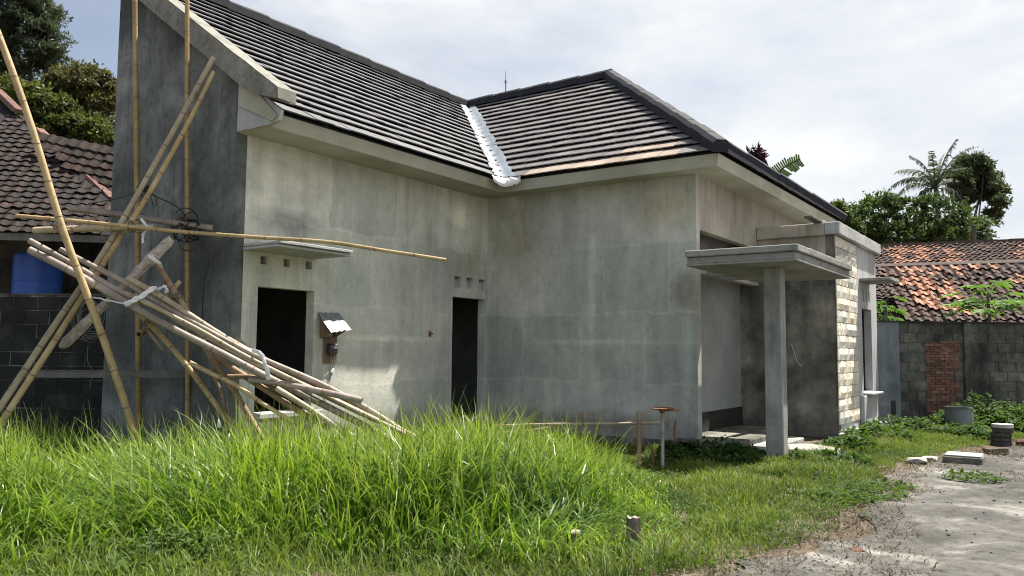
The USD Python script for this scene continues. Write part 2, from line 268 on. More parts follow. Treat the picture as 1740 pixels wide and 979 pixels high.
K['terracotta'] = M('terracotta_cap', [(0.3, (.08, .042, .034)), (0.6, (.15, .075, .058)), (.8, (.21, .115, .09))], scale=6, rough=.8, bump=.3, vary=.15)
def bamboo(name, a, b, c, sp):
    return M(name, [(0.28, a), (0.5, b), (.75, c)], scale=3.0, detail=7, dist=.5, spots=(14, sp), rough=.55, bump=.25, bscale=60, bdist=.004, spec=.4, vary=.10)
K['bamboo_y'] = bamboo('bamboo_straw', (.24, .165, .075), (.37, .275, .14), (.46, .365, .215), [(0.3, (.62, .52, .4)), (0.45, (1,)*3)])
K['bamboo_p'] = bamboo('bamboo_pale', (.23, .18, .115), (.34, .28, .195), (.44, .38, .28), [(0.3, (.6, .52, .45)), (0.45, (1,)*3)])
K['bamboo_g'] = bamboo('bamboo_grey', (.15, .12, .098), (.245, .203, .172), (.345, .30, .26), [(0.3, (.55, .48, .42)), (0.45, (1,)*3)])
K['bamboo_b'] = bamboo('bamboo_brown', (.14, .088, .05), (.27, .18, .105), (.40, .30, .19), [(0.3, (.5, .42, .36)), (0.45, (1,)*3)])
K['bamboo_o'] = bamboo('bamboo_amber', (.19, .125, .045), (.31, .215, .085), (.40, .30, .14), [(0.3, (.6, .5, .4)), (0.45, (1,)*3)])
K['node'] = M('bamboo_node', [(0.3, (.12, .085, .05)), (0.7, (.27, .20, .13))], scale=20, rough=.7)
K['timber'] = M('weathered_timber', [(0.3, (.16, .13, .11)), (0.5, (.34, .29, .25)), (.75, (.50, .45, .40))], scale=9, detail=8, dist=1.5, rough=.9, bump=.7, bscale=40)
K['oldtimber'] = M('grey_board', [(0.3, (.07, .07, .062)), (0.6, (.14, .135, .12)), (.8, (.20, .19, .17))], scale=5, detail=7, rough=.9, bump=.5)
K['cloth'] = M('white_cloth', [(0.3, (.55, .54, .56)), (0.7, (.76, .75, .77))], scale=14, rough=.9, bump=.6, bscale=50)
K['wire'] = M('black_wire', [(0.3, (.012, .012, .013)), (0.7, (.03, .03, .03))], scale=8, rough=.5)
K['greywire'] = M('grey_wire', [(0.3, (.12, .12, .12)), (0.7, (.25, .25, .25))], scale=8, rough=.5)
K['blue'] = M('blue_plastic', [(0.3, (.014, .06, .30)), (0.7, (.02, .09, .42))], scale=2, rough=.42, bump=.05, spec=.5)
K['steel'] = M('galvanised_sheet', [(0.3, (.16, .17, .185)), (0.6, (.25, .265, .28)), (.8, (.34, .35, .36))], scale=9, rough=.5, metal=.6, bump=.4, bscale=14)
K['ply'] = M('brown_board', [(0.3, (.15, .095, .065)), (0.7, (.26, .17, .12))], scale=9, stretch=(1, 1, .2), rough=.8)
K['black'] = M('black_plastic', [(0.3, (.012, .013, .016)), (0.7, (.022, .023, .027))], scale=6, rough=.35, spec=.5)
K['white'] = M('white_plastic', [(0.3, (.6, .6, .58)), (0.7, (.72, .72, .7))], scale=6, rough=.5)
K['rust'] = M('rusty_steel', [(0.3, (.10, .045, .025)), (0.55, (.20, .09, .05)), (.8, (.32, .19, .13))], scale=18, rough=.85, bump=.4)
K['pipe'] = M('weathered_pipe', [(0.3, (.16, .145, .13)), (0.6, (.33, .30, .28)), (.8, (.46, .42, .40))], scale=10, rough=.6, bump=.3)
K['bark'] = M('grey_bark', [(0.3, (.05, .042, .035)), (0.6, (.11, .095, .08)), (.8, (.19, .17, .15))], scale=6, stretch=(1, 1, .3), rough=.95, bump=.8)
K['lime'] = M('white_plaster_rubble', [(0.3, (.20, .19, .17)), (0.6, (.34, .325, .295)), (.8, (.46, .445, .41))], scale=6, rough=.95, bump=.7)

def leafmat(name, cols, trans=.45, tip=None, rough=.5, nscale=.9):
    """cols: colours over the leaves' own random number, shifted by a slow noise; tip: colour towards a blade's end."""
    n = {'geo': ('geometry', {}), 'ns': ('noise_texture', {'scale': nscale, 'detail': 3.0}), 'ad': ('math', {'math_type': 'multiply_add', 'value2': .62}), 'sb': ('math', {'math_type': 'multiply_add', 'value2': 1.1, 'value3': -.36}),
         'rp': ('rgb_ramp', {'ramp': cols}), 'uv': ('uvmap', {'attribute': 'st'}), 'sx': ('separate_xyz', {}), 'mt': ('mix_color', {'b': tip or (0, 0, 0)}),
         'tr': ('rgb_ramp', {'ramp': [(0.0, (0,)*3), (.55, (0.05,)*3), (1.0, (.75 if tip else 0,)*3)]}),
         'p': ('principled_bsdf', {'roughness': rough, 'specular_ior_level': .35}), 't': ('translucent_bsdf', {}), 'hs': ('hsv', {'hue': .485, 'saturation': 1.1, 'value': 1.25}), 'mx': ('mix_closure', {'fac': trans})}
    l = [('geo.position', 'ns.vector'), ('ns.fac', 'sb.value1'), ('geo.random_per_island', 'ad.value1'), ('sb.value', 'ad.value3'), ('ad.value', 'rp.fac'), ('rp.color', 'mt.a'),
         ('uv.UV', 'sx.vector'), ('sx.y', 'tr.fac'), ('tr.color', 'mt.fac'), ('mt.result', 'p.base_color'), ('mt.result', 'hs.color'), ('hs.color', 't.color'), ('p.BSDF', 'mx.closure1'), ('t.BSDF', 'mx.closure2')]
    return usdkit.material(stage, f'/World/Looks/{name}', n, l, surface='mx.closure')
K['tall'] = leafmat('tall_grass_blade', [(0.0, (.030, .090, .013)), (.28, (.085, .185, .022)), (.55, (.17, .29, .030)), (.80, (.30, .40, .05)), (.93, (.42, .45, .12)), (1.0, (.50, .42, .20))], .48, tip=(.32, .40, .09), rough=.38)
K['short'] = leafmat('short_grass_blade', [(0.0, (.04, .085, .014)), (.35, (.095, .165, .024)), (.65, (.19, .24, .04)), (.85, (.27, .25, .07)), (1.0, (.30, .21, .10))], .45, tip=(.26, .30, .07))
K['dry'] = leafmat('dry_weed', [(0.0, (.06, .046, .024)), (.3, (.11, .082, .042)), (.55, (.15, .125, .058)), (.75, (.13, .15, .042)), (1.0, (.12, .17, .04))], .3)
K['weed'] = leafmat('weed_leaf', [(0.0, (.03, .07, .014)), (.5, (.075, .14, .026)), (.85, (.15, .23, .045)), (1.0, (.24, .30, .08))], .4, rough=.7)
K['dkleaf'] = leafmat('dark_tree_leaf', [(0.0, (.03, .045, .022)), (.5, (.08, .105, .044)), (.85, (.15, .17, .07)), (1.0, (.24, .24, .12))], .45, nscale=.35)
K['olive'] = leafmat('olive_tree_leaf', [(0.0, (.05, .055, .02)), (.5, (.13, .13, .045)), (.85, (.22, .21, .075)), (1.0, (.33, .30, .13))], .45, nscale=.35)
K['brleaf'] = leafmat('bright_tree_leaf', [(0.0, (.045, .06, .016)), (.5, (.14, .175, .036)), (.85, (.26, .30, .065)), (1.0, (.38, .40, .11))], .45, nscale=.35)
K['midleaf'] = leafmat('mid_tree_leaf', [(0.0, (.035, .06, .02)), (.5, (.085, .135, .038)), (.85, (.15, .21, .06)), (1.0, (.23, .28, .10))], .45, nscale=.3)
K['papaya'] = leafmat('papaya_leaf', [(0.0, (.05, .13, .02)), (.5, (.13, .26, .035)), (1.0, (.27, .38, .06))], .45)
K['banana'] = leafmat('banana_leaf', [(0.0, (.02, .04, .018)), (.6, (.045, .075, .03)), (1.0, (.09, .11, .05))], .3)
K['purple'] = leafmat('purple_leaf', [(0.0, (.03, .012, .018)), (1.0, (.08, .03, .045))], .3)

# ground: dusty soil and old screed with pale lime patches, dark moss and litter
K['yard'] = usdkit.material(stage, '/World/Looks/worn_yard', {
    'geo': ('geometry', {}), 'n1': ('noise_texture', {'scale': .85, 'detail': 10.0, 'roughness': .64, 'distortion': .8}),
    'r1': ('rgb_ramp', {'ramp': [(0.28, (.050, .049, .043)), (0.42, (.088, .086, .079)), (0.56, (.135, .130, .121)), (.64, (.25, .24, .22)), (.72, (.42, .40, .37)), (.8, (.46, .435, .395))]}),
    'n2': ('noise_texture', {'scale': 7.0, 'detail': 8.0, 'roughness': .7, 'distortion': .6}), 'r2': ('rgb_ramp', {'ramp': [(0.30, (.30, .28, .24)), (0.44, (.8, .79, .77)), (.55, (1, 1, 1)), (.75, (1.12, 1.1, 1.08))]}),
    'n3': ('noise_texture', {'scale': 38.0, 'detail': 6.0, 'roughness': .75}), 'r3': ('rgb_ramp', {'ramp': [(0.33, (.35, .31, .26)), (0.44, (1, 1, 1))]}),
    'm1': ('mix_color', {'blend_type': 'multiply', 'fac': 1.0}), 'm2': ('mix_color', {'blend_type': 'multiply', 'fac': .85}),
    'ba': ('math', {'math_type': 'add'}), 'bp': ('bump', {'strength': .7, 'distance': .03}), 'p': ('principled_bsdf', {'roughness': .95, 'specular_ior_level': .2})},
    [('geo.position', 'n1.vector'), ('geo.position', 'n2.vector'), ('geo.position', 'n3.vector'), ('n1.fac', 'r1.fac'), ('n2.fac', 'r2.fac'), ('n3.fac', 'r3.fac'), ('r1.color', 'm1.a'), ('r2.color', 'm1.b'),
     ('m1.result', 'm2.a'), ('r3.color', 'm2.b'), ('m2.result', 'p.base_color'), ('n2.fac', 'ba.value1'), ('n3.fac', 'ba.value2'), ('ba.value', 'bp.height'), ('bp.normal', 'p.normal')], surface='p.BSDF')
K['soil'] = M('brown_soil', [(0.3, (.055, .042, .028)), (0.5, (.11, .085, .058)), (.7, (.19, .155, .11)), (.85, (.30, .26, .2))], scale=3.5, detail=10, spots=(25, [(0.35, (.45,)*3), (0.5, (1,)*3)]), rough=.97, bump=.8, bscale=20, bdist=.03)

# ------------------------------------------------------------------ ground
def ground_z(x, y):
    p = np.stack([np.asarray(x, float), np.asarray(y, float), np.zeros_like(np.asarray(x, float))], -1)
    return (meshkit.fbm(p*0.9, 3, 4)-.5)*.05
ax = np.unique(np.concatenate([np.linspace(-400, -10, 14), np.linspace(-10, 24, 171), np.linspace(24, 60, 25), np.linspace(60, 600, 14)]))
GX, GY = np.meshgrid(ax, ax, indexing='ij')
near = np.clip((30-np.hypot(GX-8, GY-5))/6, 0, 1)
gv = np.stack([GX, GY, ground_z(GX, GY)*near-.015], -1).reshape(-1, 3)
n_ = len(ax); ii, jj = np.meshgrid(np.arange(n_-1), np.arange(n_-1), indexing='ij')
gf = np.stack([ii*n_+jj, (ii+1)*n_+jj, (ii+1)*n_+jj+1, ii*n_+jj+1], -1).reshape(-1, 4)
obj('ground', (gv, gf), K['soil'], smooth=True, kind='structure')

# the worn yard: a ragged sheet on the soil, its outline eaten by weeds
edge = [(3.6, 3.2), (4.4, 2.75), (5.0, 2.55), (5.6, 2.35), (6.6, 2.0), (7.6, 1.75), (8.6, 1.85), (9.6, 1.95), (11.2, 2.1), (12.2, 2.15), (13.0, 1.95), (14.0, 1.75), (15.5, 1.4), (17.0, .9), (18.4, .2), (19, -3), (14, -9), (0, -9), (0, -2), (2.5, 2.5)]
def ragged(poly, step, amp, seed):
    out, p = [], np.array(poly+[poly[0]])
    for a, b in zip(p[:-1], p[1:]):
        k = max(2, int(np.linalg.norm(b-a)/step))
        for t in range(k): out.append(a+(b-a)*t/k)
    out = np.array(out); q = np.c_[out, np.zeros(len(out))]
    return out+np.c_[meshkit.fbm(q*1.8, 4, seed)-.5, meshkit.fbm(q*1.8, 4, seed+9)-.5]*amp*2
yp = Polygon(ragged(edge, .12, .35, 3)).buffer(-.16)
yp = max(yp.geoms, key=lambda g: g.area) if yp.geom_type != 'Polygon' else yp
yw = yp.buffer(.16)
cells = []
xs = np.arange(-3, 20, .25); ys = np.arange(-9, 7, .25)
pts = np.array([(x, y) for x in xs for y in ys]); inside = shapely.contains_xy(yp, pts[:, 0], pts[:, 1])
ring = np.array((yp if yp.geom_type == 'Polygon' else max(yp.geoms, key=lambda g: g.area)).exterior.coords)[:-1]
from scipy.spatial import Delaunay
allp = np.vstack([pts[inside], ring]); tri = Delaunay(allp).simplices
cen = allp[tri].mean(1); tri = tri[shapely.contains_xy(yp, cen[:, 0], cen[:, 1])]
yz = ground_z(allp[:, 0], allp[:, 1])
obj('yard', (np.c_[allp, yz+.004], tri), K['yard'], smooth=True, kind='structure')

# ------------------------------------------------------------------ the house
H = thing('unfinished_house', 'unfinished grey plastered house with dark tiled roof and open doorways', 'house', (6.84, 3.6, 0))
X, Y, Z = np.eye(3)
XG, YA, XB, YB, XE, YE, YC, ZE, XR, TP = 6.84, 9.313, 12.62, 5.045, 12.139, 8.614, 4.487, 4.736, 16.145, 0.761
RUN = XR-XE; ZR = ZE+RUN*TP; XS, YS, XW = 15.8, 3.6, 19.55
ZS = 4.50                                                            # soffit level
# long wall with window, doorway and vents
pa = sbox(XG+.16, 0, XB+.15, ZS+.1)
win = sbox(7.25, .67, 8.27, 2.42); door = sbox(11.55, .30, 12.55, 2.535)
vents = [sbox(a, 2.735, a+.115, 2.85) for a in (7.287, 7.69, 8.10)]+[sbox(a, 2.70, a+.20, 2.915) for a in (11.60, 11.955, 12.345)]
for q in [win, door]+vents: pa = pa.difference(q)
wallA = obj('wall', ext(pa, (0, YA, 0), X, Z, Y, .16), K['plaster_a'], H, label='long front wall with a window opening and a narrow doorway')
def ring_frame(x0, x1, z0, z1, w, y, t, mat, name, bottom=True):
    p = sbox(x0-w, z0-(w if bottom else 0), x1+w, z1+w).difference(sbox(x0, z0, x1, z1))
    obj(name, ext(p, (0, y, 0), X, Z, Y, t), mat, H)
p = sbox(11.47, .2, 12.615, 2.99).difference(door)
for q in vents[3:]: p = p.difference(q)
obj('door_surround', ext(p, (0, YA-.014, 0), X, Z, Y, .012), K['plaster_a'], H)
ring_frame(7.25, 8.27, .67, 2.42, .10, YA-.010, .009, K['plaster_a'], 'window_surround')
obj('window_sill', cbx(7.12, 8.42, YA-.10, YA+.10, .585, .665), K['palecon'], H)
for a in (11.60, 11.955, 12.345):
    obj('vent_block', cat_(bx(a+.005, a+.03, YA+.05, YA+.13, 2.70, 2.915), bx(a+.085, a+.115, YA+.03, YA+.13, 2.72, 2.86), bx(a+.03, a+.195, YA+.05, YA+.13, 2.70, 2.735)), K['plaster_a'], H)
# small rain hood over the window
obj('window_canopy', cat_(cbx(6.98, 8.30, 8.57, YA, 2.90, 2.935, .006), cbx(6.98, 8.30, 8.535, YA-.01, 2.945, 2.985, .006), bx(7.0, 8.28, 8.60, YA-.01, 2.93, 2.95)), K['palecon'], H)
# gable wall, coping and eave end
gz = lambda y: 5.055+.704*(y-9.056)
pg = Polygon([(YA, 0), (12.45, 0), (12.45, gz(12.45)+.05), (YA, gz(YA)+.05)])
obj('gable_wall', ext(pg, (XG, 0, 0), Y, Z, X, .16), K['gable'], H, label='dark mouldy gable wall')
pc = Polygon([(8.32, 4.775), (8.33, 4.925), (9.3, 5.60), (10.895, 6.725), (12.5, 7.855), (12.5, 7.50), (11.69, 6.915), (9.056, 5.055), (8.75, 4.90)])
obj('coping', rough(ext(pc, (6.70, 0, 0), Y, Z, X, .30), .009, .2, 3.0), K['coping'], H)
pe = Polygon([(YA-.01, 4.51), (8.62, 4.51), (8.44, 4.535), (8.40, 4.66), (9.05, 5.15), (YA-.01, 5.22)])
obj('gable_end_panel', ext(pe, (6.82, 0, 0), Y, Z, X, .05), K['palecon'], H)
obj('gable_end_board', ext(Polygon([(YA-.05, 4.86), (8.55, 4.54), (8.45, 4.60), (9.0, 5.10), (YA-.05, 5.18)]), (6.797, 0, 0), Y, Z, X, .02), K['fascia'], H)
# wing walls
pb = sbox(YB, 0, YA, ZS+.1)
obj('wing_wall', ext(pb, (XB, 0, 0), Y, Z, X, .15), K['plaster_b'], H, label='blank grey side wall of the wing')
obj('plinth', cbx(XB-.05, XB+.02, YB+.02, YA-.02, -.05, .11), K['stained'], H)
pw = sbox(XB+.15, 0, XS, ZS+.1).union(sbox(XS, 3.6, XW-.16, ZS+.1)).difference(sbox(XB+.17, -.1, XS+.01, 2.86)).difference(sbox(XB+.15, 3.20, 15.30, 3.585))
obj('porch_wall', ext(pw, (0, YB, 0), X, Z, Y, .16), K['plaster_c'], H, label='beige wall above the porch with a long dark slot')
obj('corner_jamb', cbx(XB+.003, XB+.17, YB-.004, YB+.155, 0, 2.86, .006), K['plaster_b'], H)
obj('porch_back_wall', bx(XB+.15, XS, 5.42, 5.55, 0, 4.4), K['paint'], H, label='pale painted back wall of the porch')
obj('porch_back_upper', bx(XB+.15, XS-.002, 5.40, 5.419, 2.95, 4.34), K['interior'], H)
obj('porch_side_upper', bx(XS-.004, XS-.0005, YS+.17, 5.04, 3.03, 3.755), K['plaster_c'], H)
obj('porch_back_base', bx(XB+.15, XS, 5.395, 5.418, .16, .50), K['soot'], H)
ps = sbox(YS+.001, 0, 5.42, 3.76)
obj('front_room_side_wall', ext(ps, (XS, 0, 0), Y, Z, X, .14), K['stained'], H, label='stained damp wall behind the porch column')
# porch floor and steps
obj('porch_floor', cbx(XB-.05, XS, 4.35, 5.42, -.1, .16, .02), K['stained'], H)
obj('porch_step', rough(cbx(XB-.25, 14.9, 3.98, 4.36, -.1, .07, .02), .014), K['concrete'], H)
# front room: wall with window, parapet, stone cladding
pf = sbox(XS+.141, 0, XW, 3.758).difference(sbox(18.0, .76, 18.95, 2.5))
for a in (18.12, 18.42, 18.72): pf = pf.difference(sbox(a, 2.66, a+.12, 2.90))
obj('front_room_wall', ext(pf, (0, YS, 0), X, Z, Y, .15), K['palecon'], H, label='pale front room wall with an empty window')
obj('front_room_sill', cbx(17.9, 19.0, YS-.20, YS+.02, .71, .75, .008), K['palecon'], H)
obj('front_room_pier', cbx(17.6, 18.95, YS-.09, YS-.001, .10, .70, .01), K['palecon'], H)
obj('front_room_canopy', cbx(17.8, 18.85, 3.0, YS-.001, 3.05, 3.11, .01), K['concrete'], H)
obj('front_room_plinth', rough(cbx(15.66, 19.62, YS-.22, YS-.004, -.1, .10, .02), .012), K['palecon'], H)
obj('parapet_band', rough(cbx(15.70, 19.62, YS-.11, YS+.16, 3.772, 4.0, .012)), K['palecon'], H)
obj('parapet_band', cbx(15.702, 15.86, YS+.16, 5.04, 3.762, 3.998, .012), K['plaster_c'], H)
obj('parapet_band', cbx(19.44, 19.618, YS+.16, 5.04, 3.762, 3.998, .012), K['palecon'], H)
obj('flat_roof', bx(15.86, 19.44, YS+.16, 5.04, 3.70, 3.80), K['concrete'], H)
z = .24; k = 0
while z < 3.72:
    h = min(.236, 3.75-z); x = 15.77
    cuts = [15.77]
    while cuts[-1] < 17.5: cuts.append(cuts[-1]+random.choice([.55, .66, .78, .9, 1.05]))
    cuts = [c for c in cuts if c < 17.25]+[17.52+random.uniform(-.05, .03)]
    for a, b in zip(cuts[:-1], cuts[1:]):
        nu, nv = max(3, int((b-a)/.09)), 3
        u, w = np.meshgrid(np.linspace(a+.006, b-.006, nu), np.linspace(z+.006, z+h-.006, nv), indexing='ij')
        e = np.minimum(np.minimum(u-a, b-u), np.minimum(w-z, z+h-w)); bulge = random.uniform(.012, .034)
        d = .012+bulge*np.clip(e/.05, 0, 1)**.6+(meshkit.noise(np.stack([u*9, w*9, u*0+k], -1), 3)-.5)*.035*np.clip(e/.03, 0, 1)
        fr = np.stack([u, YS-d, w], -1).reshape(-1, 3); bk = np.stack([u, u*0+YS+.0-.002, w], -1).reshape(-1, 3)
        i, j = np.meshgrid(np.arange(nu-1), np.arange(nv-1), indexing='ij')
        q = np.stack([i*nv+j, (i+1)*nv+j, (i+1)*nv+j+1, i*nv+j+1], -1).reshape(-1, 4)
        loop = [i*nv for i in range(nu)]+[(nu-1)*nv+j for j in range(1, nv)]+[i*nv+nv-1 for i in range(nu-2, -1, -1)]+[j for j in range(nv-2, 0, -1)]
        side = [(loop[t], loop[(t+1) % len(loop)]) for t in range(len(loop))]
        N = len(fr)
        f = np.vstack([q, np.array([(a_, a_+N, b_+N, b_) for a_, b_ in side])])
        obj('stone', (np.vstack([fr, bk]), f), K[f'stone{random.choice([0, 0, 1, 2, 3])}'], H); k += 1
    z += h
# closing the volume so that the openings look into dark rooms
obj('rear_wall', cat_(bx(XG+.16, XW, 12.45, 12.6, 0, ZR-.15)), K['plaster_b'], H)
obj('end_wall', ext(Polygon([(YS+.16, 0), (12.45, 0), (12.45, 4.6), (5.2, 4.6), (5.0, 3.7), (YS+.16, 3.7)]), (XW-.15, 0, 0), Y, Z, X, .149), K['plaster_b'], H)
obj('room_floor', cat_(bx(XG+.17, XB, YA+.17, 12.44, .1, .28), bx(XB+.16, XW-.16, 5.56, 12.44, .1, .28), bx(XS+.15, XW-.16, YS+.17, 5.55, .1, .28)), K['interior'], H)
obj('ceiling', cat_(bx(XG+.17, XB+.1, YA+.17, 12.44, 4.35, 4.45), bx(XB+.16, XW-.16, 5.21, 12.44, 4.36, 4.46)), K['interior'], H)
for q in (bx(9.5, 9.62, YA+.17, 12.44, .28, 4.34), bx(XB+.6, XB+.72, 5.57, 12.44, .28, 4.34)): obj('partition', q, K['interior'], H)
# eaves
def beam(poly_yz): pass
obj('soffit', cat_(bx(XG+.02, XB-.002, YE+.03, YA-.002, ZS, ZS+.05), bx(XE+.03, XB-.002, YC+.03, YE+.03, ZS+.001, ZS+.051), bx(XB-.002, XW+.55, YC+.03, YB-.002, ZS+.0005, ZS+.0505)), K['fascia'], H)
obj('fascia', hull([(XG+.03, YE+.03, ZS-.012), (XE+.05, YE+.03, ZS-.012), (XG+.03, YE-.005, ZE-.06), (XE+.03, YE-.005, ZE-.06), (XG+.03, YE+.06, ZS-.012), (XE+.07, YE+.06, ZS-.012), (XG+.03, YE+.06, ZE-.06), (XE+.07, YE+.06, ZE-.06)]), K['fascia'], H)
obj('fascia', hull([(XE+.03, YC+.05, ZS-.012), (XE+.03, YE+.055, ZS-.012), (XE-.005, YC+.03, ZE-.06), (XE-.005, YE+.02, ZE-.06), (XE+.07, YC+.05, ZS-.012), (XE+.07, YE+.055, ZS-.012), (XE+.07, YC+.03, ZE-.06), (XE+.07, YE+.055, ZE-.06)]), K['fascia'], H)
obj('fascia', hull([(XE+.05, YC+.03, ZS-.013), (XW+.58, YC+.03, ZS-.013), (XE+.02, YC-.005, ZE-.06), (XW+.6, YC-.005, ZE-.06), (XE+.05, YC+.07, ZS-.013), (XW+.58, YC+.07, ZS-.013), (XE+.02, YC+.07, ZE-.06), (XW+.6, YC+.07, ZE-.06)]), K['fascia'], H)
# roof slopes: u runs along the eave, s up the slope in plan
cs = math.hypot(1, TP)
SL = {'a': (np.array([0, YE, ZE]), X, np.array([0, 1, TP]), np.array([0, -TP, 1])/cs, Polygon([(XG+.05, 0), (XE, 0), (XR, RUN), (XG+.05, RUN)])),
      'b': (np.array([XE, 0, ZE]), Y, np.array([1, 0, TP]), np.array([-TP, 0, 1])/cs, Polygon([(YC, 0), (YE, 0), (YE+RUN, RUN), (YC+RUN, RUN)])),
      'c': (np.array([0, YC, ZE]), X, np.array([0, 1, TP]), np.array([0, -TP, 1])/cs, Polygon([(XE, 0), (2*XR-XE, 0), (XR, RUN)]))}
tiles = []
ROOF = {}
for key, (o, u, s, nrm, poly) in SL.items():
    ROOF[key] = obj('roof_slope', ext(poly, o-nrm*.075, u, s, nrm, .045), K['dark'], H)
    ncs = 17; st = RUN/ncs
    for c in range(ncs):
        s0, s1 = c*st-(.05 if c == 0 else 0), (c+1)*st+.02
        x0, _, x1, _ = poly.bounds; tw = .33; off = (.5 if c % 2 else 0)*tw
        g = x0-off
        while g < x1:
            q = sbox(g+.004, s0+rng.uniform(-.006, .006), g+tw-.004, min(s1, RUN)).intersection(poly if c else poly.union(affinity.translate(sbox(poly.bounds[0]+.0, -.06, poly.bounds[2], .001), 0, 0)).buffer(0))
            if q.area > .004 and q.geom_type == 'Polygon':
                lift = rng.uniform(-.005, .005)
                def place(v):   # a wedge: thin at the top, proud at its lower edge
                    uu, ss, tt = v[:, 0], v[:, 1], v[:, 2]
                    fr = 1-np.clip((ss-s0)/(s1-s0), 0, 1)
                    return o+uu[:, None]*u+ss[:, None]*s+nrm*((-.020+fr*.052+lift+tt*.020)[:, None])
                m = trimesh.creation.extrude_polygon(q, 1.0, engine='earcut'); v = place(np.array(m.vertices)); f = np.array(m.faces)
                if key == 'b': f = f[:, ::-1]
                d = np.linalg.norm(v.mean(0)-EYE)
                sand = key == 'b' and ((c == 0 and 4.9 < g < 7.9) or (c == 1 and 5.0 < g < 6.3))
                tiles.append((d+(100 if key == 'c' else 0), key, v, f, sand))
            g += tw
tiles.sort(key=lambda t: t[0])
for d, key, v, f, sand in tiles[:300]:
    obj('tile', (v, f), K['tile_sand' if sand else 'tile_warm' if key == 'b' else 'tile'], ROOF[key])
for key in 'abc':
    rest = [(v, f) for d, k_, v, f, s_ in tiles[300:] if k_ == key and not s_]
    if rest: obj('upper_tile_courses', cat_(*rest), K['tile_warm' if key == 'b' else 'tile'], ROOF[key], kind='stuff')
for d, key, v, f, sand in tiles[300:]:
    if sand: obj('tile', (v, f), K['tile_sand'], ROOF[key])
print('tiles', len(tiles))
# caps along the ridges and hips
def caps(a, b, n, w, h, side):
    a, b = np.array(a, float), np.array(b, float); t = (b-a)/n; d = unit(b-a)
    s_ = unit(np.cross(d, Z)); up = np.cross(s_, d)
    for i in range(n):
        o = a+t*i-d*.02; e = t+d*.05; lift = up*(.012*(i % 2))
        pr = [(-w, -.07), (-w, h*.55), (-w*.55, h), (w*.55, h), (w, h*.55), (w, -.07)]
        pts = [o+lift+s_*x_*(1+.04*j)+up*(z_+.008*j)+e*j for j in (0, 1) for x_, z_ in pr]
        obj('ridge_cap', hull(pts), K['cap'], H)
caps((XG+.2, YE+RUN, ZR+.02), (XR, YE+RUN, ZR+.02), 20, .15, .13, 1)
caps((XR, YE+RUN, ZR+.02), (XR, YC+RUN-.05, ZR+.02), 10, .15, .14, 1)
caps((XE-.06, YC-.06, ZE+.01), (XR, YC+RUN, ZR+.03), 14, .14, .13, 1)
caps((2*XR-XE+.06, YC-.06, ZE+.01), (XR, YC+RUN, ZR+.03), 14, .14, .13, 1)
# valley gutter of crinkled foil
n = 44; rows = []
for i in range(n):
    t = -.02+.99*i/(n-1); C = np.array([XE, YE, ZE])+np.array([RUN, RUN, RUN*TP])*t
    wl, wr = .24+.045*rng.uniform(-1, 1), .22+.03*rng.uniform(-1, 1)
    row = [C+np.array([-wl-.05, 0, .055]), C+np.array([-wl*.5, 0, .075]), C+np.array([0, 0, .055]), C+np.array([0, -wr*.5, .075]), C+np.array([0, -wr-.03, .065])]
    rows.append(np.array(row)+rng.normal(0, .006, (5, 3)))
V = np.array(rows); m_ = 5
ii, jj = np.meshgrid(np.arange(n-1), np.arange(m_-1), indexing='ij')
q = np.stack([ii*m_+jj, ii*m_+jj+1, (ii+1)*m_+jj+1, (ii+1)*m_+jj], -1).reshape(-1, 4)
vg = obj('valley_gutter', (V.reshape(-1, 3), q), K['foil'], H, smooth=True, label='crinkled silver foil lining the roof valley')
n, m_ = 16, 7; th = np.linspace(-1, 1, n); lip = []
for i, a in enumerate(th):
    side = np.array([-.36, 0.0, 0]) if a < 0 else np.array([.0, -.36, 0])
    base = np.array([XE-.06, YE-.06, ZE-.02])+side*abs(a)
    outd = unit([-1, -1, 0])
    for j in range(m_):
        r = j/(m_-1); lip.append(base+outd*(.02+.13*math.sin(r*2.2)*(1-.5*a*a))+Z*(.02-.20*r*(1-.35*a*a))+rng.normal(0, .008, 3))
V = np.array(lip); ii, jj = np.meshgrid(np.arange(n-1), np.arange(m_-1), indexing='ij')
obj('foil_lip', (V, np.stack([ii*m_+jj, ii*m_+jj+1, (ii+1)*m_+jj+1, (ii+1)*m_+jj], -1).reshape(-1, 4)), K['white'], vg, smooth=True)
# entrance canopy on its column
obj('entrance_canopy', cat_(rough(cbx(11.05, 14.30, 2.99, 4.60, 2.925, 3.02, .012)), rough(cbx(11.09, 14.26, 3.03, 4.58, 2.82, 2.923, .01)), cbx(11.075, 14.28, 3.015, 4.59, 2.795, 2.822, .006)), K['canopy'], H, label='flat concrete slab over the entrance')
obj('canopy_beam', cat_(bx(13.1, 13.3, 4.56, YB-.002, 2.83, 2.96), bx(13.9, 14.05, 4.562, YB-.002, 2.832, 2.962)), K['canopy'], H)
obj('column', rough(cbx(11.86, 12.08, 3.46, 3.72, -.1, 2.80, .014), .007), K['concrete'], H, label='square concrete column carrying the entrance slab')

# lightning rod
b = np.array([XR, 11.4, ZR+.12])
t = thing('lightning_rod', 'thin steel lightning rod standing on the roof ridge', 'lightning rod', b)
obj('rod', tube([b-Z*.05, b+Z*.34], .016, 6), K['pipe'], t); obj('tip', tube([b+Z*.34, b+Z*.62], [.012, .004], 6), K['pipe'], t); obj('collar', tube([b+Z*.30, b+Z*.36], .03, 8), K['pipe'], t)
# scraps on the flat roof
p = at(1383, 379, y=3.9)
t = thing('roof_offcut', 'dark board offcut lying on the parapet of the front room', 'board', p)
obj('board', cbx(p[0]-.5, p[0]+.25, 3.8, 3.95, 4.0, 4.05), K['oldtimber'], t); obj('plaster_lump', cbx(p[0]+.3, p[0]+.5, 3.78, 3.95, 4.0, 4.07, .03), K['lime'], t)

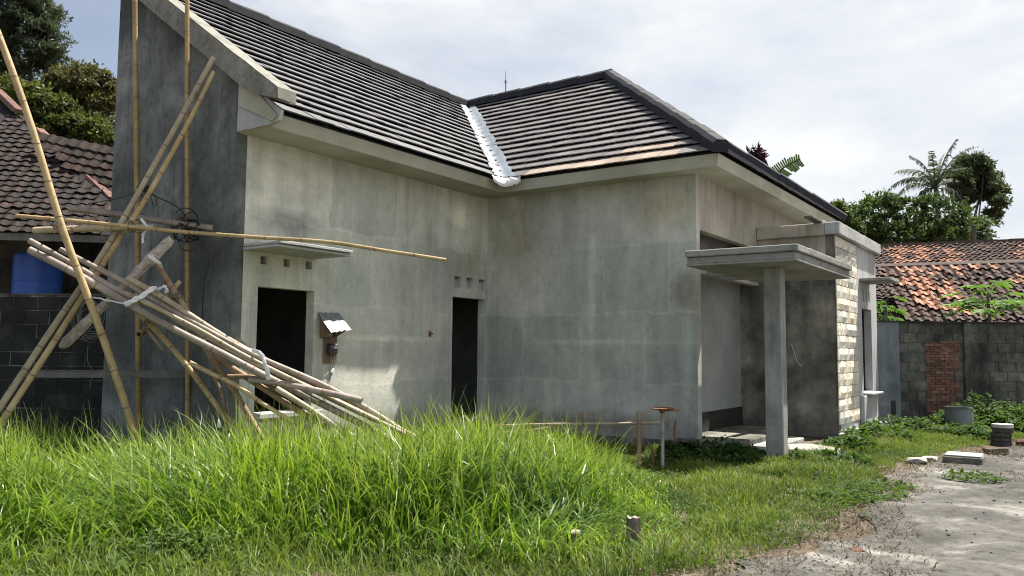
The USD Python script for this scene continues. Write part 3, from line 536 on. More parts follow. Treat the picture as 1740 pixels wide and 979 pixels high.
# meter under its tin hood on the long wall
b = at(561, 617, y=YA)
t = thing('electric_meter', 'small electric meter on a brown board under a tin hood', 'electric meter', b)
h1, h2, h3, h4 = at(540, 531, y=YA-.02), at(577, 532, y=YA-.02), at(598, 560, y=YA-.34), at(563, 565, y=YA-.34)
g = []
for j in range(9):
    a, c = h1+(h2-h1)*j/8, h4+(h3-h4)*j/8
    for i in range(4): g.append(a+(c-a)*i/3+Z*(.015*((j % 2)*2-1)*.5)+rng.normal(0, .004, 3))
V = np.array(g); ii, jj = np.meshgrid(np.arange(8), np.arange(3), indexing='ij')
q = np.stack([ii*4+jj, (ii+1)*4+jj, (ii+1)*4+jj+1, ii*4+jj+1], -1).reshape(-1, 4)
obj('tin_hood', cat_((V, q), (V-[0, 0, .006], q[:, ::-1])), K['steel'], t)
c1, c2 = at(551, 572, y=YA-.03), at(572, 617, y=YA-.03)
obj('board', cbx(c1[0], c2[0], YA-.03, YA-.002, c2[2], c1[2], .004), K['ply'], t)
for xb in (h1[0]+.07, h2[0]-.12): obj('hood_bracket', hull([(xb+a_, y_, z_) for a_ in (0, .03) for y_, z_ in ((YA-.003, c1[2]-.03), (YA-.003, h1[2]-.04), (YA-.26, h4[2]+.03))]), K['ply'], t)
c1, c2 = at(560, 584, y=YA-.10), at(573, 602, y=YA-.10)
mb = obj('meter', cbx(c1[0], c2[0], YA-.13, YA-.031, c2[2], c1[2], .02), K['black'], t)
obj('dial', cbx(c1[0]+.03, c2[0]-.03, YA-.134, YA-.128, (c1[2]+c2[2])/2, c1[2]-.03, .002), K['greywire'], mb)
for dx in (-.02, .03):
    obj('cable', tube(resample([at(565, 602, y=YA-.05)+X*dx, at(564, 615, y=YA-.05)+X*dx*1.3, at(563, 628, y=YA-.02)+X*dx*.4], 8)[0], .006, 5), K['greywire'], t)
s_ = at(564, 630, y=YA-.01); obj('socket', cbx(s_[0]-.035, s_[0]+.035, YA-.03, YA-.002, s_[2]-.03, s_[2]+.03, .006), K['white'], t)
obj('cable', tube(resample([s_-Y*.01, s_+np.array([-.05, -.01, -.15]), s_+np.array([-.10, -.01, -.32]), s_+np.array([-.06, -.01, -.42])], 10)[0], .006, 5), K['greywire'], t)
p = at(730, 567, y=YA); t = thing('wall_bracket', 'tiny rusty bracket on the long wall left of the doorway', 'bracket', p)
obj('plate', cbx(p[0]-.03, p[0]+.03, YA-.012, YA-.002, p[2]-.05, p[2]+.05, .003), K['rust'], t); obj('pin', tube([p-Y*.01, p-Y*.07], .012, 6), K['rust'], t)
p = at(1352, 592, x=XS-.02); t = thing('loose_cable', 'thin loose cable dangling on the stained porch wall', 'cable', p)
obj('strand', tube(resample([at(1345, 585, x=XS-.02), at(1350, 600, x=XS-.04), at(1356, 617, x=XS-.06), at(1362, 622, x=XS-.05)], 14)[0], .005, 5), K['white'], t)

# ------------------------------------------------------------------ bamboo
def pole(label, pts, r, mat, name='bamboo_pole', catg='bamboo pole', group=None, nodes=.46, hollow=.72, ext_ground=False):
    P = np.array([at(*q) for q in pts])
    if ext_ground:     # run the lower end on into the soil
        a, b = P[-2], P[-1]; k = (b[2]+.05)/max(a[2]-b[2], 1e-6); P = np.vstack([P, b+(b-a)*k])
    n = 26 if len(P) > 2 else 18
    Q, L = resample(P, n); r0, r1 = (r*.85, r*.85) if np.ndim(r) == 0 else (r[0]*.85, r[1]*.85)
    low = Q[np.argmin(Q[:, 2])]
    t = thing(name, label, catg, low, group)
    w = (meshkit.noise(np.stack([np.linspace(0, L*1.5, n), np.full(n, len(label)*.37), np.full(n, r0*99)], 1), 8)-.5)*.012
    Q = Q+w[:, None]*Z
    obj('culm', tube(Q, np.linspace(r0, r1, n), 12, hollow=hollow), mat, t, smooth=45)
    s = np.linspace(0, 1, n); k = max(1, int(L/nodes))
    for i in range(1, k):
        f = (i+rng.uniform(-.2, .2))/k; c = np.array([np.interp(f, s, Q[:, j]) for j in range(3)]); e = np.array([np.interp(min(f+.01, 1), s, Q[:, j]) for j in range(3)])
        d = unit(e-c); rr = (r0+(r1-r0)*f)
        obj('node', tube([c-d*.010, c-d*.003, c+d*.003, c+d*.009], [rr*1.005, rr*1.12, rr*1.09, rr*1.005], 10, cap=False), K['node'], t, smooth=True)
    return t
B = K
pole('left of two tall upright poles standing before the dark gable wall', [(228, -60, 11.9), (231, 150, 11.9), (234, 400, 11.9), (236, 700, 11.9)], (.042, .05), B['bamboo_o'], ext_ground=True)
pole('slimmer tall upright pole to the right, before the gable wall', [(318, -60, 11.3), (318, 300, 11.3), (319, 700, 11.3)], (.034, .042), B['bamboo_o'], ext_ground=True)
pole('long pole leaning in from the left edge across the bundle', [(-28, -5, 9.7), (50, 205, 9.75), (110, 400, 9.85), (170, 560, 9.95), (228, 735, 10.1)], (.045, .055), B['bamboo_y'], ext_ground=True)
pole('upper of two crossing diagonal poles, pale and tied to the upright', [(363, 97, 11.0), (240, 320, 10.75), (163, 450, 10.5), (88, 560, 10.2), (-25, 730, 9.8)], (.04, .05), B['bamboo_p'], ext_ground=True)
pole('lower of two crossing diagonal poles, yellower and running to the left edge', [(363, 122, 11.0), (257, 322, 10.75), (171, 455, 10.5), (105, 560, 10.2), (-20, 752, 9.8)], (.035, .05), B['bamboo_y'], ext_ground=True)
pole('very long thin level pole reaching out past the window canopy', [(28, 367, 10.45), (180, 381, 10.4), (300, 393, 10.35), (420, 402, 10.3), (560, 412, 10.2), (660, 427, 10.2), (758, 442, 10.2)], (.032, .026), B['bamboo_y'])
pole('thick short level pole with an open dark end at left', [(58, 392, 10.55), (210, 387, 10.55), (262, 386, 10.55)], (.056, .045), B['bamboo_p'])
pole('pale level pole tied behind the uprights under the black wire', [(117, 354, 11.3), (180, 362, 11.3), (250, 372, 11.2), (363, 388, 11.15)], (.052, .05), B['bamboo_g'])
p0, p1 = at(45, 637, 11.4), at(330, 637, 11.4); t = thing('scaffold_board', 'grey level board low between the upright poles', 'board', p0)
d = unit(p1-p0); obj('board', frame_box(p0-Z*.04, p1-p0, Z*.09, np.cross(d, Z)*.03), K['oldtimber'], t); obj('lath', frame_box(p0+Z*.056+np.cross(d, Z)*.004, p1-p0, Z*.012, np.cross(d, Z)*.03), K['oldtimber'], t)
# the bundle
G = None
pole('lowest and thickest pole of the tied bundle', [(50, 425, 10.0), (108, 454, 10.03), (183, 496, 10.05), (221, 518, 10.08), (296, 560, 10.1), (379, 602, 10.15), (442, 635, 10.2), (560, 693, 10.3), (660, 745, 10.4)], (.058, .05), B['bamboo_g'])
pole('second pole of the tied bundle, its end just above the lowest', [(50, 409, 10.04), (135, 456, 10.08), (204, 495, 10.1), (241, 510, 10.12), (296, 541, 10.14), (366, 580, 10.2), (421, 611, 10.25), (533, 663, 10.3), (642, 715, 10.4)], (.045, .045), B['bamboo_g'])
pole('third pole of the tied bundle, starting behind the leaning pole', [(102, 424, 10.1), (163, 455, 10.13), (218, 483, 10.15), (252, 504, 10.18), (310, 538, 10.2), (379, 576, 10.25), (440, 607, 10.3), (560, 660, 10.4), (668, 722, 10.5)], (.042, .045), B['bamboo_g'])
pole('topmost pole of the tied bundle, starting at the rough plank', [(217, 474, 10.16), (252, 492, 10.18), (315, 531, 10.22), (366, 563, 10.28), (435, 603, 10.35), (554, 663, 10.5), (660, 719, 10.6), (705, 742, 10.65)], (.045, .04), B['bamboo_p'])
pole('slim pole in the middle of the tied bundle', [(240, 512, 10.0), (330, 556, 10.05), (420, 606, 10.12), (500, 646, 10.2), (610, 700, 10.3), (690, 738, 10.4)], (.03, .032), B['bamboo_p'])
# struts below
p0, p1 = at(292, 405, 10.35), at(104, 590, 10.35); t = thing('rough_plank', 'rough bark-edged plank slanting up through the bundle', 'plank', p1)
d = unit(p1-p0); s_ = unit(np.cross(d, -FW)); n = 22; V = []
for i in range(n):
    f = i/(n-1); c = p0+(p1-p0)*f; w = .062+.014*math.sin(f*9)+rng.uniform(-.008, .008)-.02*(f > .97)-.015*(f < .04)
    for a, b in ((-1, 0), (-.5, 1), (.6, 1), (1, 0)): V.append(c+s_*a*w-FW*(b*.035+rng.uniform(-.006, .006)))
ii, jj = np.meshgrid(np.arange(n-1), np.arange(4), indexing='ij'); q = np.stack([ii*4+jj, (ii+1)*4+jj, (ii+1)*4+(jj+1) % 4, ii*4+(jj+1) % 4], -1).reshape(-1, 4)
obj('plank', (np.array(V), np.vstack([q, [[0, 1, 2, 3], [n*4-1, n*4-2, n*4-3, n*4-4]]])), K['timber'], t)
pole('brown strut tied to the rough plank and slanting steeply behind the bundle', [(256, 432, 10.55), (300, 502, 10.5), (330, 550, 10.5), (357, 605, 10.45), (400, 668, 10.4), (432, 722, 10.35)], (.05, .045), B['bamboo_b'], ext_ground=True)
pole('tan strut with dark rings leaning under the bundle towards the grass', [(232, 528, 10.3), (283, 581, 10.3), (320, 625, 10.3), (361, 680, 10.3), (395, 728, 10.3)], (.045, .04), B['bamboo_y'], nodes=.28, ext_ground=True)
pole('short dark split piece beside the tan strut', [(251, 562, 10.36), (277, 595, 10.36)], .026, B['bamboo_b'], nodes=.2)
pole('short pale cut piece sticking out behind the brown strut', [(306, 478, 10.6), (290, 498, 10.58), (272, 522, 10.55)], .035, B['bamboo_y'], nodes=.3)
pole('sawn stub with its dark end facing out beside the left upright', [(236, 568, 11.5), (252, 560, 11.9)], .052, B['bamboo_b'], nodes=.5)
pole('thin pole with a dark open end low under the bundle', [(323, 616, 10.2), (361, 636, 10.15), (400, 655, 10.1), (447, 686, 10.05), (510, 723, 10.0)], (.036, .03), B['bamboo_y'])
pole('thick brown pole running low beneath the bundle into the grass', [(365, 606, 10.5), (421, 643, 10.4), (491, 688, 10.3), (560, 728, 10.2)], (.05, .045), B['bamboo_b'])
pole('bowed grey pole with its open end pointing right beside the white wall patch', [(423, 645, 10.25), (480, 652, 10.2), (540, 664, 10.15), (590, 675, 10.1), (615, 681, 10.08)], (.042, .05), B['bamboo_g'], hollow=.6)
pole('pale grey pole low in the grass below the bowed pole', [(470, 661, 10.1), (515, 688, 10.05), (552, 712, 10.0), (600, 742, 9.95)], (.045, .045), B['bamboo_p'])
pole('thin crooked stick standing under the bundle', [(356, 628, 10.3), (376, 668, 10.3), (386, 706, 10.3), (404, 722, 10.3)], (.024, .02), B['bamboo_b'], nodes=.5, ext_ground=True)
pole('short open-ended piece poking up behind the bundle by the window', [(402, 577, 10.75), (426, 597, 10.6), (450, 622, 10.5)], .04, B['bamboo_p'])
pole('reddish pole lying low from the window towards the grass', [(387, 640, 10.35), (420, 640, 10.35), (470, 662, 10.3), (520, 690, 10.25)], (.034, .036), B['bamboo_b'])

def ribbon(name, label, pts, w, mat=None, catg='cloth strip'):
    P, L = resample(np.array([at(*q) for q in pts]), 24)
    tt = np.gradient(P, axis=0); tt /= np.linalg.norm(tt, axis=1, keepdims=True); s = np.cross(tt, -FW); s /= np.linalg.norm(s, axis=1, keepdims=True)
    t = thing(name, label, catg, P[np.argmin(P[:, 2])])
    V = np.stack([P-s*w, P-FW*.012, P+s*w], 1)+rng.normal(0, .004, (24, 3, 3)); V = np.concatenate([V, V+FW*.006], 1).reshape(-1, 3)
    ii, jj = np.meshgrid(np.arange(23), np.arange(6), indexing='ij')
    order = np.array([0, 1, 2, 5, 4, 3]); q = np.stack([ii*6+order[jj], (ii+1)*6+order[jj], (ii+1)*6+order[(jj+1) % 6], ii*6+order[(jj+1) % 6]], -1).reshape(-1, 4)
    obj('strip', (V, q), mat or K['cloth'], t, smooth=True)
    return t
t = ribbon('cloth_tie', 'twisted white cloth strip round the upper bundle', [(212, 517, 9.93), (228, 510, 9.90), (246, 500, 9.93), (262, 490, 10.02), (266, 494, 10.2)], .030)
obj('loose_end', tube(resample([at(213, 517, 9.93), at(190, 512, 9.95), at(172, 508, 9.97), at(157, 505, 9.98)], 14)[0]+rng.normal(0, .003, (14, 3)), .009, 6), K['cloth'], t)
ribbon('cloth_tie', 'white cloth strip hanging over the lower bundle by the window', [(428, 596, 10.2), (441, 600, 10.08), (449, 615, 10.02), (454, 632, 10.02), (456, 646, 10.05)], .026)
ribbon('cloth_tie', 'white cloth knot tying the rough plank to the brown strut', [(253, 436, 10.30), (260, 440, 10.24), (268, 446, 10.28), (273, 453, 10.36)], .026)
ribbon('cloth_tie', 'white rag end curling out behind the upper bundle', [(266, 494, 10.2), (273, 489, 10.3), (280, 487, 10.4), (283, 498, 10.4)], .022)
ribbon('cloth_tie', 'pale cloth strip hanging from the crossing by the left upright', [(239, 372, 10.5), (245, 380, 10.45), (251, 386, 10.45), (243, 400, 10.5), (242, 413, 10.5)], .017)
def lashing(label, px, py, d, r, turns, ang, mat='node'):
    c = at(px, py, d); t = thing('rope_lashing', label, 'rope', c); dr = unit(R_*math.cos(ang)+U_*math.sin(ang)); a = unit(np.cross(dr, FW)); b = np.cross(dr, a)
    for i in range(turns):
        q = np.linspace(0, 2*np.pi, 20); o = dr*((i-(turns-1)/2)*.016+rng.normal(0, .004)); tl_ = rng.normal(0, .25)
        obj('turn', tube(np.array([c+o+a*r*math.cos(x)+b*r*math.sin(x)+dr*r*tl_*math.cos(x) for x in q]), .0075, 5, cap=False), K[mat], t)
    obj('loose_end', tube(resample([c+a*r, c+a*(r+.03)-Z*.05, c+a*(r+.02)-Z*.13], 8)[0], .006, 5), K[mat], t)
lashing('rope tying the leaning pole to the thick short level pole', 104, 388, 10.15, .085, 5, .9)
lashing('dark rope where the crossing diagonals meet the left upright', 247, 322, 10.85, .10, 6, .9, 'wire')
lashing('rope tying the long thin pole to the yellow diagonal', 222, 385, 10.45, .075, 4, .2)
lashing('rope round the grey board end at the diagonals', 48, 636, 10.6, .085, 5, 1.0)
lashing('rope round the grey board at the left upright', 236, 637, 11.6, .075, 5, 1.5)
lashing('rope round the brown strut where it passes the bundle top', 302, 506, 10.5, .062, 6, -1.0)
lashing('rope round the tan strut near the sawn stub', 252, 546, 10.3, .058, 4, -.8)
# black wire: a tangle round the right upright, a slack run and a hanging end
P0 = at(322, 385, 11.1); t = thing('black_wire', 'tangle of black wire hung on the right upright pole', 'wire', P0)
r2 = np.random.default_rng(3)
for i in range(9):
    n = 26; a = np.linspace(0, 2*np.pi*r2.uniform(.8, 1.2), n)+r2.uniform(0, 6); c = np.array([318+r2.uniform(-14, 16), 388+r2.uniform(-16, 12)]); e = r2.uniform(10, 26), r2.uniform(6, 22); ro = r2.uniform(-.8, .8)
    u, w = e[0]*np.cos(a), e[1]*np.sin(a)
    obj('loop', tube(np.array([at(c[0]+u_*math.cos(ro)-w_*math.sin(ro), c[1]+u_*math.sin(ro)+w_*math.cos(ro), 11.18-.1*math.sin(k*.7+i)) for k, (u_, w_) in enumerate(zip(u, w))]), .0085, 5), K['wire'], t)
obj('loop', tube(resample([at(300, 395, 11.1), at(303, 412, 11.05), at(310, 424, 11.05), at(322, 427, 11.05), at(330, 420, 11.1)], 18)[0], .008, 5), K['wire'], t)
obj('hanging_end', tube(resample([at(330, 390, 11.1), at(343, 410, 11.1), at(352, 430, 11.1), at(354, 448, 11.1), at(347, 480, 11.15), at(344, 520, 11.15), at(347, 566, 11.15)], 30)[0], .009, 5), K['wire'], t)
obj('slack_run', tube(resample([at(150, 346, 11.5), at(205, 336, 11.2), at(243, 324, 10.95), at(262, 333, 10.95), at(295, 348, 11.1), at(320, 372, 11.15)], 30)[0], .008, 5), K['wire'], t)
obj('slack_run', tube(resample([at(247, 322, 10.9), at(257, 338, 10.95), at(262, 352, 10.95), at(266, 345, 10.95), at(262, 330, 10.95)], 20)[0], .006, 5), K['wire'], t)
p = at(150, 545, 12.9); t = thing('wire_coil', 'loose coil of thin grey wire on the black block wall', 'wire', p)
for i in range(9):
    a = np.linspace(0, 2*np.pi, 24); c = (152+r2.uniform(-8, 8), 540+r2.uniform(-8, 8)); e = r2.uniform(16, 30), r2.uniform(22, 38)
    obj('loop', tube(np.array([at(c[0]+e[0]*np.cos(q), c[1]+e[1]*np.sin(q), 13.0+.04*math.sin(q+i)) for q in a]), .0035, 4, cap=False), K['greywire'], t)
obj('hanging_end', tube(resample([at(150, 588, 13.0), at(148, 610, 13.0), at(156, 630, 13.0), at(152, 660, 13.0)], 14)[0], .005, 4), K['greywire'], t)

# ------------------------------------------------------------------ left: block wall, drum, old tiled house, trees
def block_wall(name, label, a, b, top, rows, bw, mats, core, length=None, skip=None, courses_from=-.12, group=None, proud=.016):
    """A wall from a to b (plan), its visible blocks laid one by one on a mortar core."""
    a, b = np.array(a, float), np.array(b, float); L = np.linalg.norm(b-a); d = (b-a)/L; D = np.array([*d, 0]); N = np.array([-d[1], d[0], 0])
    if np.dot(N[:2], -a) < 0: N = -N
    A = np.array([*a, 0.0]); t = thing(name, label, 'wall', A, group)
    co = obj('wall_core', frame_box(A-N*.16-Z*.15, D*L, N*.15, Z*(top+.15)), core, t)
    h = (top-courses_from-.03)/rows
    for r in range(rows):
        z0 = courses_from+r*h; u = -(r % 2)*bw*.5+.01
        while u < (length or L):
            u0, u1 = max(u, .0), min(u+bw-.012, length or L)
            if u1-u0 > .06 and not (skip and skip((u0+u1)/2, z0+h/2)):
                pr = proud+rng.uniform(-.005, .006)
                o = A-N*.012+D*u0+Z*z0
                obj('block', frame_box(o+Z*rng.uniform(-.004, .004), D*(u1-u0+rng.uniform(-.012, .004)), N*pr, Z*(h-rng.uniform(.006, .016))), K[random.choice(mats)], t)
            u += bw
    return t, A, D, N
la, lb = at(190, 510, 13.35)[:2], at(-260, 510, 13.6)[:2]
t, A, D, N = block_wall('block_wall', 'black mouldy block wall at the left edge behind the poles', la, lb, 2.42, 11, .42, ['mould0', 'mould0', 'mould1'], K['joint'], length=2.6)
obj('wall_top', frame_box(A-N*.17+Z*2.405, D*4.0, N*.19, Z*.03), K['block0'], t)
c = at(62, 505, 17.3); c[2] = 0
t = thing('water_drum', 'big blue plastic water drum behind the left wall', 'drum', c)
ang = np.linspace(0, 2*np.pi, 33)[:-1]
prof = [(0, 2.25), (.43, 2.25), (.465, 2.29), (.47, 2.5), (.478, 2.52), (.47, 2.54), (.47, 2.9), (.478, 2.92), (.47, 2.94), (.47, 3.45), (.44, 3.52), (.2, 3.60), (0, 3.6)]
rv = np.array([[(c[0]+r*np.cos(q), c[1]+r*np.sin(q), z) for q in ang] for r, z in prof]).reshape(-1, 3)
ii, jj = np.meshgrid(np.arange(len(prof)-1), np.arange(32), indexing='ij'); q = np.stack([ii*32+jj, ii*32+(jj+1) % 32, (ii+1)*32+(jj+1) % 32, (ii+1)*32+jj], -1).reshape(-1, 4)
obj('barrel', (rv, q), K['blue'], t, smooth=40); obj('lid', tube([c+Z*3.6, c+Z*3.66], .16, 16), K['blue'], t)
tt = thing('drum_stand', 'brick stand under the blue drum, hidden by the wall', 'stand', c); obj('stand', cbx(c[0]-.5, c[0]+.5, c[1]-.5, c[1]+.5, 0, 2.25), K['mortar'], tt); obj('capping', cbx(c[0]-.52, c[0]+.52, c[1]-.52, c[1]+.52, 2.2, 2.249), K['concrete'], tt)

def tiled_slope(parent, roofpart, o, u, s, width, rows, cols, mats, wave, big, keep=None, jit=.006):
    """Curved clay tiles laid in rows up a slope; u, s are unit vectors along and up it. Returns the tiles."""
    nrm = unit(np.cross(u, s)); nrm = nrm if nrm[2] > 0 else -nrm
    tw, th = big
    out = []
    for r in range(rows):
        for c in range(cols):
            if keep and not keep(c*tw+tw/2, r*th+th/2): continue
            nu = 5; uu = np.linspace(-.02, 1.06, nu); prof = wave*np.sin(uu*2*np.pi+.6)
            j = rng.normal(0, jit, 3)
            lo = [o+u*(c+x)*tw+s*(r*th-.01)+nrm*(p_+.038)+j for x, p_ in zip(uu, prof)]
            hi = [o+u*(c+x)*tw+s*((r+1)*th+.02)+nrm*(p_+.0)+j for x, p_ in zip(uu, prof)]
            V = np.array(lo+hi+[q-nrm*.016 for q in lo]); i = np.arange(nu-1)
            f = np.vstack([np.stack([i, i+1, i+1+nu, i+nu], 1), np.stack([i+2*nu, i+1+2*nu, i+1, i], 1)])
            m = mats(c*tw, r*th)
            out.append((V, f, m))
    return out
def lay(tiles, part, n):
    for V, f, m in tiles[:n]: obj('tile', (V, f), K[m], part)
    rest = {}
    for V, f, m in tiles[n:]: rest.setdefault(m, []).append((V, f))
    for m, l in rest.items(): obj('further_tiles', cat_(*l), K[m], part, kind='stuff')

# old house at left: an eave facing the camera, a hip running down to the right
e0, e1 = at(-160, 398, 15.7), at(215, 392, 16.3)
e0[2] = e1[2] = (e0[2]+e1[2])/2
hipt, hipb = at(-8, 165, 21.0), at(188, 352, 17.6)
t = thing('old_tiled_house', 'old house under brown mossy tiles at the left edge', 'house', (*e0[:2], 0))
u = unit(e1-e0); ap = hipt; Lw = np.linalg.norm(e1-e0)
up = ap-e0; up = up-u*np.dot(up, u); Ls = np.linalg.norm(up); s = unit(up)
rp = obj('roof_slope', cat_((np.array([e0-u*3, e1+u*.4, hipt, hipt-u*6]), np.array([[0, 1, 2], [0, 2, 3]]))), K['dark'], t)
hu = np.dot(hipt-e0, u); hb = Lw+.2
tl = tiled_slope(t, rp, e0-u*.2, u, s, Lw, int(Ls/.235), 15, lambda a, b: 'oldclay0' if rng.random() < .75 else 'oldclay1', .022, (.25, .235), keep=lambda a, b: a-.2 < hu+(hb-hu)*(1-b/Ls)+.1)
lay(tl, rp, 300)
# slope behind the hip, its ridge line falling to the right
g0, g1 = at(46, 220, 20.2), at(260, 268, 20.2); bq = at(260, 420, 18.4)
rp2 = obj('roof_slope', (np.array([g0, g1, bq, hipb+FW*.05]), np.array([[0, 1, 2], [0, 2, 3]])), K['dark'], t)
u2 = unit(g1-g0); hp = hipb-hipt; s2 = -unit(hp-u2*np.dot(hp, u2)); nrm2 = unit(np.cross(u2, s2)); o2 = hipb-u2*2.6
plane_n = unit(np.cross(g1-hipt, bq-hipt)); 
if plane_n[2] < 0: plane_n = -plane_n
u2 = unit(g1-g0-plane_n*np.dot(g1-g0, plane_n)); s2 = np.cross(plane_n, u2); s2 = s2 if s2[2] > 0 else -s2
def keep2(a, b):
    p_ = pix(hipb+u2*(a-2.8)+s2*(b-.6)); x_, y_ = p_[0], p_[1]
    hx = -8+(y_-165)/(352-165)*196
    return x_ > hx-2 and y_ > 222+(x_-46)*.225-3 and x_ < 250
tl = tiled_slope(t, rp2, hipb-u2*2.8-s2*.6+plane_n*.02, u2, s2, 6, 30, 26, lambda a, b: 'oldclay1' if rng.random() < .6 else 'oldclay0', .022, (.25, .235), keep=keep2)
lay(tl, rp2, 150)
hd = unit(hipb-hipt); Lh = np.linalg.norm(hipb-hipt); hs = unit(np.cross(hd, Z)); hup = np.cross(hs, hd)
for f0, f1, up_ in ((.0, .11, .05), (.11, .22, .045), (.40, .49, .04), (.49, .56, .03), (.66, .74, .04), (.74, .87, .045), (.87, 1.0, .04)):
    a, b = hipt+hd*Lh*f0, hipt+hd*Lh*f1
    obj('hip_cap', hull([q+hs*x_+hup*(z_+up_+.085) for q in (a, b-hd*.01) for x_, z_ in ((-.14, 0), (-.10, .10), (.10, .10), (.14, 0))]), K['terracotta'], t)
for f in (.24, .29, .36, .58, .62):
    c = hipt+hd*Lh*f+hup*.05; obj('mortar_lump', hull([c+rng.normal(0, .08, 3) for _ in range(12)]), K['lime' if f in (.36, .62) else 'oldclay0'], t)
obj('hip_finial', tube([hipt+Z*.02, hipt+Z*.18, hipt+Z*.24], [.13, .11, .04], 10), K['terracotta'], t)
obj('wall', frame_box((*(e0-u*3+FW*2.2)[:2], 0), np.array([*(u*(Lw+4))[:2], 0]), np.array([*FW[:2], 0])*.15, Z*(e0[2]+1.2)), K['block1'], t)
obj('eave_board', frame_box(e0-u*3-Z*.16, u*(Lw+3.4), Z*.14, FW*.04), K['oldtimber'], t)

def leaves(n, blobs, size, seed, aspect=.45, clump=.55, droop=.0):
    """Leaf-sized faces spread through ellipsoids (centre, radii), in clumps."""
    r = np.random.default_rng(seed)
    vol = np.array([b[1][0]*b[1][1]*b[1][2] for b in blobs])**.8; ks = r.choice(len(blobs), n*3, p=vol/vol.sum())
    C = np.array([b[0] for b in blobs])[ks]; Rr = np.array([b[1] for b in blobs])[ks]
    dv = r.normal(size=(n*3, 3)); dv /= np.linalg.norm(dv, axis=1, keepdims=True)
    Rr = Rr*(.45+1.15*meshkit.fbm(dv*1.9+ks[:, None]*5.3, 3, seed+2))[:, None]
    p = C+dv*Rr*(r.uniform(.15, 1, (n*3, 1))**.45)
    cl = meshkit.noise(p/(np.mean(Rr)*.30), seed)*.65+meshkit.noise(p/(np.mean(Rr)*.13), seed+5)*.35
    p = p[cl > np.quantile(cl, clump)][:n]; n = len(p)
    a = r.normal(size=(n, 3)); a[:, 2] -= droop; a /= np.linalg.norm(a, axis=1, keepdims=True)
    b = np.cross(a, r.normal(size=(n, 3))); b /= np.linalg.norm(b, axis=1, keepdims=True); c = np.cross(a, b)
    L = size*r.uniform(.6, 1.25, (n, 1)); w = L*aspect
    V = np.stack([p, p+a*L*.45+b*w*.5+c*L*.06, p+a*L, p+a*L*.45-b*w*.5+c*L*.06], 1).reshape(-1, 3)
    k = np.arange(n)*4
    return V, np.vstack([np.stack([k, k+1, k+2], 1), np.stack([k, k+2, k+3], 1)])

def tree(name, label, catg, base, h, blobs, n, size, mat, seed, trunk_r=.2, limbs=5, group=None, **kw):
    base = np.array(base, float); t = thing(name, label, catg, base, group)
    r = np.random.default_rng(seed); C = np.array([b[0] for b in blobs]); top = C.mean(0)
    pts = [base-Z*.2, base*.75+np.array([*top[:2], base[2]])*.25+Z*h*.35, base*.4+np.array([*top[:2], base[2]])*.6+Z*h*.65, top]
    P, L = resample(pts, 14); obj('trunk', tube(P, np.linspace(trunk_r, trunk_r*.3, 14), 9), K['bark'], t, smooth=True)
    for b in blobs[:limbs]:
        s0 = P[r.integers(6, 11)]; mid = (s0+b[0])/2+r.normal(0, .25, 3)
        Q, _ = resample([s0, mid, np.array(b[0])+r.normal(0, .2, 3)*np.array(b[1])], 9); obj('limb', tube(Q, np.linspace(trunk_r*.4, trunk_r*.08, 9), 6), K['bark'], t, smooth=True)
    obj('crown', leaves(n, blobs, size, seed, **kw), mat, t)
    return t
def blob(px, py, d, rx, ry, rz=None): 
    return (at(px, py, d), np.array([rx, rz or rx, ry])*d/F)      # radii given in photo pixels at that depth
def gnd(px, d): p = at(px, 600, d); p[2] = 0; return p
tree('leafy_tree', 'tall dark feathery tree at the top left corner', 'tree', gnd(30, 30), 15, [blob(20, 20, 30, 70, 55), blob(60, 70, 30, 50, 40), blob(20, 105, 30, 55, 45), blob(-30, -20, 30, 60, 60), blob(75, 25, 30, 28, 25), blob(30, -30, 30, 60, 40), blob(85, 100, 30, 35, 26), blob(-40, 90, 30, 60, 70)], 42000, .20, K['dkleaf'], 21, .3, aspect=.26, clump=.58)
tree('leafy_tree', 'olive brown tree between the dark tree and the gable', 'tree', gnd(140, 28), 12, [blob(145, 150, 28, 45, 38), blob(110, 145, 28, 35, 30), blob(160, 190, 28, 40, 36), blob(120, 195, 28, 40, 30), blob(178, 160, 28, 26, 30)], 22000, .18, K['olive'], 22, .2, aspect=.4, clump=.58)
tree('leafy_tree', 'bright green sunlit bush below the olive tree', 'tree', gnd(70, 26), 9, [blob(40, 175, 26, 45, 34), blob(90, 195, 26, 42, 34), blob(140, 222, 26, 45, 28), blob(10, 165, 26, 35, 34), blob(175, 235, 26, 30, 22), blob(60, 225, 26, 60, 26), blob(-20, 210, 26, 40, 50)], 26000, .19, K['brleaf'], 23, .18, aspect=.5, clump=.58)

# ------------------------------------------------------------------ right: boundary wall, tiled house, trees
ra, rb = np.array([19.60, 3.72]), at(2120, 543, 18.9)[:2]
rl = np.linalg.norm(rb-ra); pw_ = at(1524, 600, 18.3)[:2]; cut = np.linalg.norm(pw_-ra)
upx = lambda px: np.linalg.norm(at(px, 600, 18.4)[:2]-ra)
bx0, bx1 = upx(1566), upx(1628)
def skipf(u, z): return u < cut+.02 or (bx0-.05 < u < bx1+.05 and .28 < z < 1.86)
t, A, D, N = block_wall('boundary_wall', 'stained block wall with a bare brick patch beyond the house', ra, rb, 2.28, 11, .42, ['block0', 'block1', 'block2'], K['mortar'], length=cut+4.6, skip=skipf)
obj('render_panel', frame_box(A-N*.0-Z*.1, D*cut, N*.03, Z*2.395), K['wallgrey'], t, label='blue grey rendered end beside the house')
obj('drain_slot', frame_box(A+N*.0305+D*(cut*.62)+Z*.1, D*.11, N*.004, Z*.42), K['soot'], t)
u0 = upx(1634); obj('pier', frame_box(A+D*u0-Z*.1, D*.17, N*.05, Z*2.36), K['block1'], t)
obj('wall_top', frame_box(A-N*.17+Z*2.265, D*rl, N*.215, Z*.03), K['mould1'], t)
